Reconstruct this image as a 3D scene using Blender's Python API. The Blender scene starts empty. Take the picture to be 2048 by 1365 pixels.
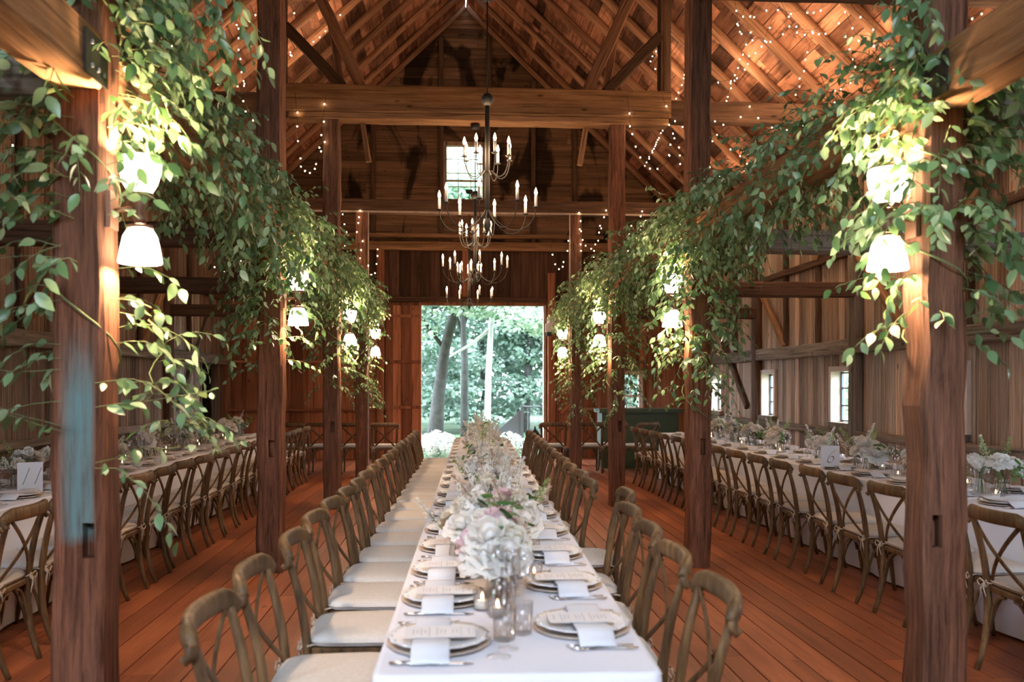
import bpy, math, random
import numpy as np
from mathutils import Vector, Matrix
PI = math.pi
rnd = random.Random(7)
COL = bpy.context.scene.collection
SC = bpy.context.scene

# ------------------------------------------------------------------ camera
CAM_H = 1.54
YAW = math.radians(3.85)
FPX = 1800.0
HOR = 771.0
cam_d = bpy.data.cameras.new('camera')
cam = bpy.data.objects.new('camera', cam_d)
COL.objects.link(cam)
cam.location = (0, 0, CAM_H)
cam.rotation_euler = (PI / 2, 0, -YAW)
cam_d.sensor_width = 36
cam_d.lens = FPX / 2048 * 36
cam_d.shift_y = (HOR - 682.5) / 2048
cam_d.clip_start = 0.05
cam_d.clip_end = 400
cam_d.dof.use_dof = True
cam_d.dof.focus_distance = 8.5
cam_d.dof.aperture_fstop = 2.6
SC.camera = cam

def ray(px, py):
    """direction in world of a photograph position"""
    a = (px - 1024) / FPX
    b = -(py - HOR) / FPX
    return Vector((a * math.cos(YAW) + math.sin(YAW), -a * math.sin(YAW) + math.cos(YAW), b))
def on_y(px, py, Y):
    d = ray(px, py); t = Y / d.y
    return Vector((d.x * t, Y, CAM_H + d.z * t))
AX, AZ, SL = 0.3, 9.5, 0.95          # ridge x, ridge z, slope
def on_roof(px, py, side, off=0.16):
    d = ray(px, py)                   # z = AZ - off - SL*side*(x-AX)
    t = (AZ - off + SL * side * AX - CAM_H) / (d.z + SL * side * d.x)
    return Vector((d.x * t, d.y * t, CAM_H + d.z * t))

# ------------------------------------------------------------------ words
ORD = ('first second third fourth fifth sixth seventh eighth ninth tenth eleventh twelfth thirteenth fourteenth '
       'fifteenth sixteenth seventeenth eighteenth nineteenth twentieth twenty-first twenty-second twenty-third '
       'twenty-fourth twenty-fifth twenty-sixth').split()

# ------------------------------------------------------------------ materials
def new_mat(name):
    m = bpy.data.materials.new(name); m.use_nodes = True
    nt = m.node_tree; nt.nodes.clear()
    out = nt.nodes.new('ShaderNodeOutputMaterial')
    return m, nt, out
def N(nt, t, **kw):
    n = nt.nodes.new(t)
    for k, v in kw.items():
        if k in n.inputs: n.inputs[k].default_value = v
        else: setattr(n, k, v)
    return n
def L(nt, a, b): nt.links.new(a, b)
def c4(c): return (c[0], c[1], c[2], 1)

def wood(name, dark, light, axis='Z', fine=16.0, along=1.0, island=0.35, rough=0.75, bump=0.35, grey=None, grey_amt=0.0,
         stain=0.0, patch=None, spec=0.1, crack=.5):
    m, nt, out = new_mat(name)
    b = N(nt, 'ShaderNodeBsdfPrincipled', Roughness=rough)
    b.inputs['Specular IOR Level'].default_value = spec
    L(nt, b.outputs[0], out.inputs[0])
    tc = N(nt, 'ShaderNodeTexCoord')
    oi = N(nt, 'ShaderNodeObjectInfo')
    ge = N(nt, 'ShaderNodeNewGeometry')
    sc = {'X': (along, fine, fine), 'Y': (fine, along, fine), 'Z': (fine, fine, along)}[axis]
    r1 = N(nt, 'ShaderNodeMath', operation='MULTIPLY'); r1.inputs[1].default_value = 53.0; L(nt, oi.outputs['Random'], r1.inputs[0])
    r2 = N(nt, 'ShaderNodeMath', operation='MULTIPLY_ADD'); r2.inputs[1].default_value = 71.0
    L(nt, ge.outputs['Random Per Island'], r2.inputs[0]); L(nt, r1.outputs[0], r2.inputs[2])
    mp = N(nt, 'ShaderNodeMapping'); mp.inputs['Scale'].default_value = sc
    L(nt, tc.outputs['Object'], mp.inputs[0])
    ad = N(nt, 'ShaderNodeVectorMath', operation='ADD'); L(nt, mp.outputs[0], ad.inputs[0]); L(nt, r2.outputs[0], ad.inputs[1])
    n1 = N(nt, 'ShaderNodeTexNoise', Scale=1.0, Detail=9.0, Roughness=0.72, Distortion=0.18); L(nt, ad.outputs[0], n1.inputs[0])
    n2 = N(nt, 'ShaderNodeTexNoise', Scale=0.22, Detail=3.0, Roughness=0.5, Distortion=0.8); L(nt, ad.outputs[0], n2.inputs[0])
    rp = N(nt, 'ShaderNodeValToRGB'); rp.color_ramp.elements[0].position = 0.3; rp.color_ramp.elements[1].position = 0.72
    rp.color_ramp.elements[0].color = c4(dark); rp.color_ramp.elements[1].color = c4(light)
    L(nt, n1.outputs[0], rp.inputs[0])
    col = rp.outputs[0]
    # broad blotches
    mr = N(nt, 'ShaderNodeMapRange'); mr.inputs[1].default_value = 0.3; mr.inputs[2].default_value = 0.7
    mr.inputs[3].default_value = 0.72; mr.inputs[4].default_value = 1.22
    L(nt, n2.outputs[0], mr.inputs[0])
    iv = N(nt, 'ShaderNodeMapRange'); iv.inputs[3].default_value = 1 - island; iv.inputs[4].default_value = 1 + island
    wn = N(nt, 'ShaderNodeTexWhiteNoise', noise_dimensions='1D'); L(nt, r2.outputs[0], wn.inputs['W']); L(nt, wn.outputs['Value'], iv.inputs[0])
    ml = N(nt, 'ShaderNodeMath', operation='MULTIPLY'); L(nt, mr.outputs[0], ml.inputs[0]); L(nt, iv.outputs[0], ml.inputs[1])
    vm = N(nt, 'ShaderNodeVectorMath', operation='SCALE'); L(nt, col, vm.inputs[0]); L(nt, ml.outputs[0], vm.inputs['Scale'])
    col = vm.outputs[0]
    if grey is not None:
        n3 = N(nt, 'ShaderNodeTexNoise', Scale=0.9, Detail=4.0); mp3 = N(nt, 'ShaderNodeMapping')
        mp3.inputs['Scale'].default_value = tuple(1.0 if s == fine else 0.25 for s in sc)
        ad3 = N(nt, 'ShaderNodeVectorMath', operation='ADD'); L(nt, tc.outputs['Object'], mp3.inputs[0]); L(nt, mp3.outputs[0], ad3.inputs[0]); L(nt, r2.outputs[0], ad3.inputs[1])
        L(nt, ad3.outputs[0], n3.inputs[0])
        m3 = N(nt, 'ShaderNodeMapRange'); m3.inputs[1].default_value = 0.42; m3.inputs[2].default_value = 0.62; m3.inputs[4].default_value = grey_amt
        L(nt, n3.outputs[0], m3.inputs[0])
        mx = N(nt, 'ShaderNodeMix', data_type='RGBA'); L(nt, m3.outputs[0], mx.inputs[0]); L(nt, col, mx.inputs[6])
        g = N(nt, 'ShaderNodeVectorMath', operation='SCALE'); g.inputs[0].default_value = grey; 
        gm = N(nt, 'ShaderNodeMapRange'); gm.inputs[1].default_value = 0.3; gm.inputs[2].default_value = 0.7; gm.inputs[3].default_value = 0.5; gm.inputs[4].default_value = 1.3
        L(nt, n1.outputs[0], gm.inputs[0]); L(nt, gm.outputs[0], g.inputs['Scale']); L(nt, g.outputs[0], mx.inputs[7])
        col = mx.outputs[2]
    if stain > 0:
        n4 = N(nt, 'ShaderNodeTexNoise', Scale=1.0, Detail=5.0, Distortion=1.2); mp4 = N(nt, 'ShaderNodeMapping'); mp4.inputs['Scale'].default_value = (1.1, 1.1, 0.5)
        L(nt, tc.outputs['Object'], mp4.inputs[0]); L(nt, mp4.outputs[0], n4.inputs[0])
        m4 = N(nt, 'ShaderNodeMapRange'); m4.inputs[1].default_value = 0.5; m4.inputs[2].default_value = 0.56; m4.inputs[3].default_value = 1.0; m4.inputs[4].default_value = 1 - stain
        L(nt, n4.outputs[0], m4.inputs[0])
        s4 = N(nt, 'ShaderNodeVectorMath', operation='SCALE'); L(nt, col, s4.inputs[0]); L(nt, m4.outputs[0], s4.inputs['Scale']); col = s4.outputs[0]
    # knots and nail holes
    vo = N(nt, 'ShaderNodeTexVoronoi', Scale=1.0); mpv = N(nt, 'ShaderNodeMapping')
    mpv.inputs['Scale'].default_value = tuple(5.5 if s == fine else 2.2 for s in sc)
    adv = N(nt, 'ShaderNodeVectorMath', operation='ADD'); L(nt, tc.outputs['Object'], mpv.inputs[0]); L(nt, mpv.outputs[0], adv.inputs[0]); L(nt, r2.outputs[0], adv.inputs[1]); L(nt, adv.outputs[0], vo.inputs[0])
    mk = N(nt, 'ShaderNodeMapRange'); mk.inputs[1].default_value = 0.05; mk.inputs[2].default_value = 0.12; mk.inputs[3].default_value = 0.35
    L(nt, vo.outputs['Distance'], mk.inputs[0])
    sk = N(nt, 'ShaderNodeVectorMath', operation='SCALE'); L(nt, col, sk.inputs[0]); L(nt, mk.outputs[0], sk.inputs['Scale']); col = sk.outputs[0]
    if crack > 0:
        mpc = N(nt, 'ShaderNodeMapping'); mpc.inputs['Scale'].default_value = tuple(fine * 2.4 if q == fine else along * 1.1 for q in sc); L(nt, tc.outputs['Object'], mpc.inputs[0])
        adc = N(nt, 'ShaderNodeVectorMath', operation='ADD'); L(nt, mpc.outputs[0], adc.inputs[0]); L(nt, r2.outputs[0], adc.inputs[1])
        nc = N(nt, 'ShaderNodeTexNoise', Scale=1.0, Detail=3.0, Roughness=.5); L(nt, adc.outputs[0], nc.inputs[0])
        mc = N(nt, 'ShaderNodeMapRange'); mc.inputs[1].default_value = .34; mc.inputs[2].default_value = .44; mc.inputs[3].default_value = 1 - crack; L(nt, nc.outputs[0], mc.inputs[0])
        sk = N(nt, 'ShaderNodeVectorMath', operation='SCALE'); L(nt, col, sk.inputs[0]); L(nt, mc.outputs[0], sk.inputs['Scale']); col = sk.outputs[0]
    if patch is not None:
        pc, z0, z1 = patch
        sp = N(nt, 'ShaderNodeSeparateXYZ'); L(nt, tc.outputs['Object'], sp.inputs[0])
        nn = N(nt, 'ShaderNodeTexNoise', Scale=5.0, Detail=5.0); L(nt, tc.outputs['Object'], nn.inputs[0])
        za = N(nt, 'ShaderNodeMath', operation='MULTIPLY_ADD'); za.inputs[1].default_value = 0.28; L(nt, nn.outputs[0], za.inputs[0]); L(nt, sp.outputs['Z'], za.inputs[2])
        a1 = N(nt, 'ShaderNodeMapRange'); a1.inputs[1].default_value = z0 + .1; a1.inputs[2].default_value = z0 + .17; L(nt, za.outputs[0], a1.inputs[0])
        a2 = N(nt, 'ShaderNodeMapRange'); a2.inputs[1].default_value = z1; a2.inputs[2].default_value = z1 + .3; a2.inputs[3].default_value = 1; a2.inputs[4].default_value = 0; L(nt, za.outputs[0], a2.inputs[0])
        a3 = N(nt, 'ShaderNodeMapRange'); a3.inputs[1].default_value = -.075; a3.inputs[2].default_value = -.02; L(nt, sp.outputs['X'], a3.inputs[0])
        a4 = N(nt, 'ShaderNodeMapRange'); a4.inputs[1].default_value = .055; a4.inputs[2].default_value = .075; a4.inputs[3].default_value = 1; a4.inputs[4].default_value = 0; L(nt, sp.outputs['X'], a4.inputs[0])
        pr = a1.outputs[0]
        for q in (a2, a3, a4):
            mm = N(nt, 'ShaderNodeMath', operation='MULTIPLY'); L(nt, pr, mm.inputs[0]); L(nt, q.outputs[0], mm.inputs[1]); pr = mm.outputs[0]
        nm = N(nt, 'ShaderNodeMapRange'); nm.inputs[1].default_value = .35; nm.inputs[2].default_value = .6; nm.inputs[3].default_value = .45; L(nt, n1.outputs[0], nm.inputs[0])
        mm = N(nt, 'ShaderNodeMath', operation='MULTIPLY'); L(nt, pr, mm.inputs[0]); L(nt, nm.outputs[0], mm.inputs[1])
        mx = N(nt, 'ShaderNodeMix', data_type='RGBA'); L(nt, mm.outputs[0], mx.inputs[0]); L(nt, col, mx.inputs[6]); mx.inputs[7].default_value = c4(pc)
        col = mx.outputs[2]
    L(nt, col, b.inputs['Base Color'])
    bp = N(nt, 'ShaderNodeBump', Strength=bump, Distance=0.02); L(nt, n1.outputs[0], bp.inputs['Height']); L(nt, bp.outputs[0], b.inputs['Normal'])
    return m

def plain(name, col, rough=0.6, metal=0.0, spec=0.5, noise=0.0, nscale=30, bump=0.0, sheen=0.0, island=0.0):
    m, nt, out = new_mat(name)
    b = N(nt, 'ShaderNodeBsdfPrincipled', Roughness=rough, Metallic=metal)
    b.inputs['Specular IOR Level'].default_value = spec
    b.inputs['Base Color'].default_value = c4(col)
    L(nt, b.outputs[0], out.inputs[0])
    if noise or bump or island:
        tc = N(nt, 'ShaderNodeTexCoord'); n = N(nt, 'ShaderNodeTexNoise', Scale=nscale, Detail=4.0); L(nt, tc.outputs['Object'], n.inputs[0])
        mr = N(nt, 'ShaderNodeMapRange'); mr.inputs[1].default_value = .3; mr.inputs[2].default_value = .7
        mr.inputs[3].default_value = 1 - noise; mr.inputs[4].default_value = 1 + noise; L(nt, n.outputs[0], mr.inputs[0])
        f = mr.outputs[0]
        if island:
            ge = N(nt, 'ShaderNodeNewGeometry'); ir = N(nt, 'ShaderNodeMapRange'); ir.inputs[3].default_value = 1 - island; ir.inputs[4].default_value = 1 + island
            L(nt, ge.outputs['Random Per Island'], ir.inputs[0]); mm = N(nt, 'ShaderNodeMath', operation='MULTIPLY'); L(nt, f, mm.inputs[0]); L(nt, ir.outputs[0], mm.inputs[1]); f = mm.outputs[0]
        s = N(nt, 'ShaderNodeVectorMath', operation='SCALE'); s.inputs[0].default_value = col; L(nt, f, s.inputs['Scale']); L(nt, s.outputs[0], b.inputs['Base Color'])
        if bump:
            bp = N(nt, 'ShaderNodeBump', Strength=bump, Distance=0.005); L(nt, n.outputs[0], bp.inputs['Height']); L(nt, bp.outputs[0], b.inputs['Normal'])
    return m

def leafmat(name, c1, c2, c3, trans=0.35, rough=0.42, spec=0.5, tm=(1.25, 1.35, .9, 1)):
    m, nt, out = new_mat(name)
    ge = N(nt, 'ShaderNodeNewGeometry')
    rp = N(nt, 'ShaderNodeValToRGB'); e = rp.color_ramp.elements
    e[0].position = 0; e[0].color = c4(c1); e[1].position = 1; e[1].color = c4(c3); k = e.new(.55); k.color = c4(c2)
    L(nt, ge.outputs['Random Per Island'], rp.inputs[0])
    b = N(nt, 'ShaderNodeBsdfPrincipled', Roughness=rough); b.inputs['Specular IOR Level'].default_value = spec
    L(nt, rp.outputs[0], b.inputs['Base Color'])
    t = N(nt, 'ShaderNodeBsdfTranslucent')
    mlt = N(nt, 'ShaderNodeMix', data_type='RGBA', blend_type='MULTIPLY'); mlt.inputs[0].default_value = 1; mlt.inputs[7].default_value = tm
    L(nt, rp.outputs[0], mlt.inputs[6]); L(nt, mlt.outputs[2], t.inputs[0])
    mx = N(nt, 'ShaderNodeMixShader'); mx.inputs[0].default_value = trans
    L(nt, b.outputs[0], mx.inputs[1]); L(nt, t.outputs[0], mx.inputs[2]); L(nt, mx.outputs[0], out.inputs[0])
    return m

def glassmat(name, tint=(1, 1, 1), refl=1.0):
    m, nt, out = new_mat(name)
    tr = N(nt, 'ShaderNodeBsdfTransparent'); tr.inputs[0].default_value = c4(tint)
    gl = N(nt, 'ShaderNodeBsdfGlossy', Roughness=0.04)
    lw = N(nt, 'ShaderNodeLayerWeight', Blend=0.22)
    mr = N(nt, 'ShaderNodeMapRange'); mr.inputs[3].default_value = 0.05 * refl; mr.inputs[4].default_value = min(.95, 0.55 * refl)
    L(nt, lw.outputs['Facing'], mr.inputs[0])
    mx = N(nt, 'ShaderNodeMixShader'); L(nt, mr.outputs[0], mx.inputs[0]); L(nt, tr.outputs[0], mx.inputs[1]); L(nt, gl.outputs[0], mx.inputs[2])
    L(nt, mx.outputs[0], out.inputs[0])
    return m

def emis(name, col, s, sample=True):
    m, nt, out = new_mat(name)
    e = N(nt, 'ShaderNodeEmission', Strength=s); e.inputs[0].default_value = c4(col); L(nt, e.outputs[0], out.inputs[0])
    m.cycles.emission_sampling = 'AUTO' if sample else 'NONE'
    return m

M = {}
GREY = (.30, .26, .22)
M['post'] = wood('post_wood', (.045, .017, .009), (.36, .145, .078), island=.12, fine=42, along=2.6, grey=(.13, .09, .068), grey_amt=.5, bump=.6, crack=.4)
M['post_blue'] = wood('post_wood_blue', (.045, .017, .009), (.32, .125, .068), island=.1, fine=42, along=2.6, grey=(.13, .09, .068), grey_amt=.5, bump=.6, crack=.4, patch=((.13, .22, .215), .95, 1.60))
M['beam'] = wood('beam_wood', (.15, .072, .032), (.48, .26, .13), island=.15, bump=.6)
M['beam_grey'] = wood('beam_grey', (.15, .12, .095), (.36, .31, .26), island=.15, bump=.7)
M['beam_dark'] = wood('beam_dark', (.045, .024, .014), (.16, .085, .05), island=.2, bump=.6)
M['rafter'] = wood('rafter_wood', (.15, .07, .038), (.46, .235, .135), island=.22, bump=.5)
M['roof'] = wood('roof_boards', (.14, .055, .03), (.50, .225, .13), axis='Y', fine=9, along=1.2, island=.68, stain=.5, bump=.4)
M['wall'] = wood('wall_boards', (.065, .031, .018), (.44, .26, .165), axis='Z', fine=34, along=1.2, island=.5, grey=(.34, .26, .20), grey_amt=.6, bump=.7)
M['wall_r'] = wood('right_wall_boards_lit', (.20, .11, .07), (.72, .47, .31), axis='Z', fine=34, along=1.2, island=.5, grey=(.56, .43, .33), grey_amt=.6, bump=.35, crack=.4)  # same boards as the left wall, lightened to stand in for stronger light
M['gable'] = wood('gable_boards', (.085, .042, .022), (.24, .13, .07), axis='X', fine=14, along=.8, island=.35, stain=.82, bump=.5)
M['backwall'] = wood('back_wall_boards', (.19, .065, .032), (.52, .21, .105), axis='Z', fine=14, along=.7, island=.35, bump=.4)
M['lit_pale_boards'] = wood('lit_pale_boards', (.22, .16, .12), (.66, .55, .46), axis='Z', fine=34, along=1.2, island=.35)  # pale weathered boards, with the light on them put into the colour too
M['dark_boards'] = wood('dark_boards', (.035, .017, .010), (.15, .07, .04), axis='Z', fine=20, along=.8, island=.4)
M['girt'] = wood('girt_wood', (.12, .085, .06), (.36, .28, .21), island=.2, bump=.7)
M['floor'] = wood('floor_boards', (.20, .055, .022), (.43, .132, .052), axis='Y', fine=10, along=.8, island=.2, rough=.42, bump=.12, spec=.35, crack=.2)
M['chair'] = wood('chair_wood', (.035, .019, .008), (.225, .125, .052), fine=30, along=4, island=.12, rough=.5, bump=.15, spec=.3, crack=.3)
M['cushion'] = plain('cushion_linen', (.56, .53, .49), .9, noise=.06, nscale=60, bump=.15, spec=.2)
M['tie'] = plain('tie_cotton', (.50, .44, .36), .95, spec=.1)
M['cloth'] = plain('white_tablecloth', (.77, .785, .86), .85, noise=.015, nscale=3, bump=.04, spec=.2)
M['napkin'] = plain('napkin_linen', (.68, .69, .73), .85, spec=.2)
M['china'] = plain('white_china', (.82, .82, .84), .38, spec=.4)
M['charger'] = plain('charger_rim', (.60, .49, .40), .5, noise=.2, nscale=40)
M['paper'] = plain('paper', (.78, .76, .76), .8, spec=.2)
M['ink'] = plain('ink', (.20, .19, .20), .8)
M['ink_soft'] = plain('printed_grey', (.52, .50, .50), .8)
M['silver'] = plain('silver', (.75, .75, .76), .22, metal=1)
M['iron'] = plain('black_iron', (.02, .019, .018), .5, metal=.6)
M['bronze'] = plain('dark_bronze', (.035, .033, .028), .55, metal=.3)
M['glass'] = glassmat('clear_glass', refl=.95)
M['pane'] = glassmat('window_glass', (.95, .98, .97), .5)
M['stemg'] = plain('flower_stem', (.09, .19, .06), .6)
M['vine_stem'] = plain('vine_stem', (.13, .16, .07), .7, spec=.2)
M['sconce_metal'] = plain('sconce_metal', (.20, .10, .065), .5, metal=.3)
M['leaf'] = leafmat('vine_leaf', (.06, .135, .052), (.16, .27, .135), (.35, .47, .29), trans=.22, rough=.33)
M['leaf_f'] = leafmat('flower_leaf', (.03, .10, .03), (.07, .17, .05), (.14, .25, .08), trans=.25)
M['sprig'] = leafmat('sprig_green', (.22, .33, .12), (.34, .44, .19), (.55, .6, .36), trans=.3, rough=.7)
M['petal_w'] = leafmat('petal_white', (.80, .77, .70), (.86, .84, .80), (.88, .87, .84), trans=.3, rough=.75, spec=.2, tm=(1, 1, 1, 1))
M['petal_p'] = leafmat('petal_pink', (.74, .55, .60), (.80, .62, .66), (.82, .70, .72), trans=.3, rough=.75, spec=.2, tm=(1, 1, 1, 1))
M['petal_c'] = leafmat('petal_cream', (.74, .67, .54), (.82, .76, .64), (.85, .81, .72), trans=.3, rough=.75, spec=.2, tm=(1, 1, 1, 1))
M['plume'] = leafmat('plume_blush', (.56, .40, .30), (.68, .53, .43), (.75, .64, .54), trans=.3, rough=.8, spec=.1, tm=(1, 1, 1, 1))
M['wax'] = plain('wax', (.85, .8, .7), .5)
M['sleeve'] = plain('candle_sleeve', (.80, .74, .68), .5)
M['flame'] = emis('flame', (1, .55, .22), 25, False)
M['bulb'] = emis('candle_bulb', (1, .62, .36), 14, False)
M['shade'] = emis('lit_glass_shade', (1, .78, .54), 26, True)
M['fairy'] = emis('fairy_bulb', (1, .72, .42), 40, False)
M['bark'] = plain('bark', (.05, .047, .042), .9, noise=.4, nscale=6, bump=.8)
M['birch'] = plain('birch_bark', (.62, .62, .58), .8, noise=.2, nscale=4)
M['tree1'] = leafmat('maple_leaf', (.34, .45, .36), (.48, .59, .50), (.64, .72, .64), trans=.45, tm=(1.1, 1.15, 1, 1))
M['tree2'] = leafmat('forest_leaf', (.13, .20, .15), (.25, .35, .27), (.40, .50, .42), trans=.35, tm=(1, 1.05, 1, 1))
M['ground'] = plain('forest_ground', (.07, .12, .05), .95, noise=.5, nscale=1.2)
M['grass'] = plain('clearing', (.16, .22, .10), .95, noise=.3, nscale=2)
M['hyd'] = leafmat('hydrangea_white', (.62, .64, .58), (.72, .74, .68), (.80, .82, .76), trans=.3, tm=(1, 1, 1, 1))
M['white_paint'] = plain('white_paint', (.62, .60, .56), .5)
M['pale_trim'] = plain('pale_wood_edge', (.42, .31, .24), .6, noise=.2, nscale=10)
M['green_paint'] = plain('green_paint', (.03, .05, .018), .5, noise=.08, nscale=6)
M['window_frame'] = wood('window_wood', (.22, .13, .08), (.46, .31, .21), island=.1)
M['window_pale'] = plain('window_reveal', (.62, .47, .38), .7, noise=.1, nscale=9)
M['rail_grey'] = plain('railing_grey', (.10, .12, .13), .5)
M['black'] = plain('matt_black', (.012, .012, .012), .6)
M['stone'] = plain('stone', (.45, .42, .40), .8, noise=.15, nscale=8)

# ------------------------------------------------------------------ mesh builder
class MB:
    def __init__(s): s.v = []; s.f = []; s.m = []; s.s = []
    def add(s, vs, fs, mi=0, smooth=False):
        o = len(s.v); s.v.extend([tuple(p) for p in vs])
        for f in fs: s.f.append(tuple(i + o for i in f)); s.m.append(mi); s.s.append(smooth)
        return s
    def box(s, c, size, mi=0, rot=None):
        x, y, z = (k / 2 for k in size); vs = [Vector((a * x, b * y, d * z)) for a in (-1, 1) for b in (-1, 1) for d in (-1, 1)]
        if rot is not None: vs = [rot @ v for v in vs]
        vs = [v + Vector(c) for v in vs]
        return s.add(vs, [(0, 1, 3, 2), (4, 6, 7, 5), (0, 4, 5, 1), (2, 3, 7, 6), (0, 2, 6, 4), (1, 5, 7, 3)], mi)
    def bb(s, x0, x1, y0, y1, z0, z1, mi=0): return s.box(((x0 + x1) / 2, (y0 + y1) / 2, (z0 + z1) / 2), (abs(x1 - x0), abs(y1 - y0), abs(z1 - z0)), mi)
    def tube(s, pts, ra, rb=None, n=8, up=(0, 0, 1), mi=0, caps=True, smooth=True, sq=1.0):
        pts = [Vector(p) for p in pts]; k = len(pts)
        ra = [ra] * k if not hasattr(ra, '__len__') else list(ra)
        rb = ra if rb is None else ([rb] * k if not hasattr(rb, '__len__') else list(rb))
        up = Vector(up); vs = []
        for i, p in enumerate(pts):
            t = (pts[min(i + 1, k - 1)] - pts[max(i - 1, 0)]).normalized()
            sd = t.cross(up)
            if sd.length < 1e-3: sd = t.cross(Vector((1, 0, 0))) if abs(t.x) < .9 else t.cross(Vector((0, 1, 0)))
            sd.normalize(); u2 = sd.cross(t).normalized()
            for j in range(n):
                a = 2 * PI * j / n; ca, sa = math.cos(a), math.sin(a)
                if sq != 1.0: ca = math.copysign(abs(ca) ** sq, ca); sa = math.copysign(abs(sa) ** sq, sa)
                vs.append(p + sd * ca * ra[i] + u2 * sa * rb[i])
        fs = [(i * n + j, i * n + (j + 1) % n, (i + 1) * n + (j + 1) % n, (i + 1) * n + j) for i in range(k - 1) for j in range(n)]
        s.add(vs, fs, mi, smooth)
        if caps:
            o = len(s.v) - k * n
            s.f.append(tuple(o + j for j in range(n))[::-1]); s.m.append(mi); s.s.append(False)
            s.f.append(tuple(o + (k - 1) * n + j for j in range(n))); s.m.append(mi); s.s.append(False)
        return s
    def lathe(s, prof, n=20, c=(0, 0, 0), mi=0, smooth=True, capb=False, capt=False):
        vs = [(c[0] + r * math.cos(2 * PI * j / n), c[1] + r * math.sin(2 * PI * j / n), c[2] + z) for r, z in prof for j in range(n)]
        k = len(prof)
        fs = [(i * n + j, i * n + (j + 1) % n, (i + 1) * n + (j + 1) % n, (i + 1) * n + j) for i in range(k - 1) for j in range(n)]
        if capb: fs.append(tuple(range(n))[::-1])
        if capt: fs.append(tuple((k - 1) * n + j for j in range(n)))
        return s.add(vs, fs, mi, smooth)
    def mesh(s, name, mats):
        me = bpy.data.meshes.new(name); me.from_pydata(s.v, [], s.f)
        for m in (mats if isinstance(mats, (list, tuple)) else [mats]): me.materials.append(M[m] if isinstance(m, str) else m)
        me.polygons.foreach_set('material_index', s.m); me.polygons.foreach_set('use_smooth', s.s); me.update()
        return me
    def build(s, name, mats, parent=None, loc=None, rot=None):
        return link(name, s.mesh(name, mats), parent, loc, rot)

def link(name, data, parent=None, loc=None, rot=None):
    o = bpy.data.objects.new(name, data); COL.objects.link(o)
    if parent is not None: o.parent = parent
    if loc is not None: o.location = loc
    if rot is not None: o.rotation_euler = rot
    return o
def tag(o, label=None, cat=None, group=None, kind=None):
    if label: o['label'] = label
    if cat: o['category'] = cat
    if group: o['group'] = group
    if kind: o['kind'] = kind
    return o
def thing(name, label, cat, loc=(0, 0, 0), rz=0, group=None):
    o = link(name, None, None, loc, (0, 0, rz)); o.empty_display_size = .1
    return tag(o, label, cat, group)
def copy_tree(o, parent=None):
    c = o.copy(); COL.objects.link(c)
    if parent is not None: c.parent = parent
    for ch in KIDS(o): copy_tree(ch, c)
    return c
def KIDS(o): return list(o.children)
class Proto:
    """place the first thing itself, then copies"""
    def __init__(s, o): s.o = o; s.used = False; s.tree = None
    def put(s, loc, rz=0, label=None, group=None, cat=None, scale=None):
        if not s.used: s.used = True; r = s.o
        else: r = copy_tree(s.o)
        r.location = loc; r.rotation_euler = (0, 0, rz)
        if scale: r.scale = (scale,) * 3 if not hasattr(scale, '__len__') else scale
        return tag(r, label, cat, group)

def hewn(w, h, Lg, seed=0, cham=.014, amp=.004, seg=.25, bow=0.0):
    """hand-hewn timber along local z, from 0 to Lg"""
    r = random.Random(seed); k = max(2, int(Lg / seg) + 1); mb = MB(); vs = []
    base = []
    for sx, sy in ((-1, -1), (1, -1), (1, 1), (-1, 1)):
        for q in ((0, 1), (1, 0)) if (sx * sy > 0) else ((1, 0), (0, 1)):
            base.append((sx * (w / 2 - cham * q[0]), sy * (h / 2 - cham * q[1])))
    for i in range(k + 1):
        z = Lg * i / k; b = bow * math.sin(PI * i / k)
        jx, jy = r.uniform(-amp, amp), r.uniform(-amp, amp)
        for x, y in base: vs.append((x + jx + r.uniform(-amp, amp) * .7 + b, y + jy + r.uniform(-amp, amp) * .7, z))
    n = 8
    fs = [(i * n + j, i * n + (j + 1) % n, (i + 1) * n + (j + 1) % n, (i + 1) * n + j) for i in range(k) for j in range(n)]
    fs.append(tuple(range(n))[::-1]); fs.append(tuple(k * n + j for j in range(n)))
    return mb.add(vs, fs)
def beam(name, p0, p1, w, h, mat, seed=0, label=None, cat=None, group=None, parent=None, kind=None, cham=.014, amp=.004, bow=0, nrm=None):
    """timber from p0 to p1; w is its horizontal side, h the other"""
    p0, p1 = Vector(p0), Vector(p1); d = p1 - p0
    z = d.normalized(); up = Vector((0, 0, 1)) if abs(z.z) < .95 else Vector((0, 1, 0))
    if nrm: up = Vector(nrm)
    x = up.cross(z).normalized(); y = z.cross(x)
    o = hewn(w, h, d.length, seed, cham, amp, bow=bow).build(name, mat, parent)
    o.matrix_basis = Matrix(((x.x, y.x, z.x, p0.x), (x.y, y.y, z.y, p0.y), (x.z, y.z, z.z, p0.z), (0, 0, 0, 1)))
    return tag(o, label, cat, group, kind)

# ------------------------------------------------------------------ the shell
BAY = 3.79
XL, XR = -1.49, 2.10               # post lines
WL, WR = -4.70, 5.30               # wall inner faces
YB = 18.95                         # back wall
YF = -3.6                          # front wall
ROWS = [BAY * i for i in range(1, 5)]

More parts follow.
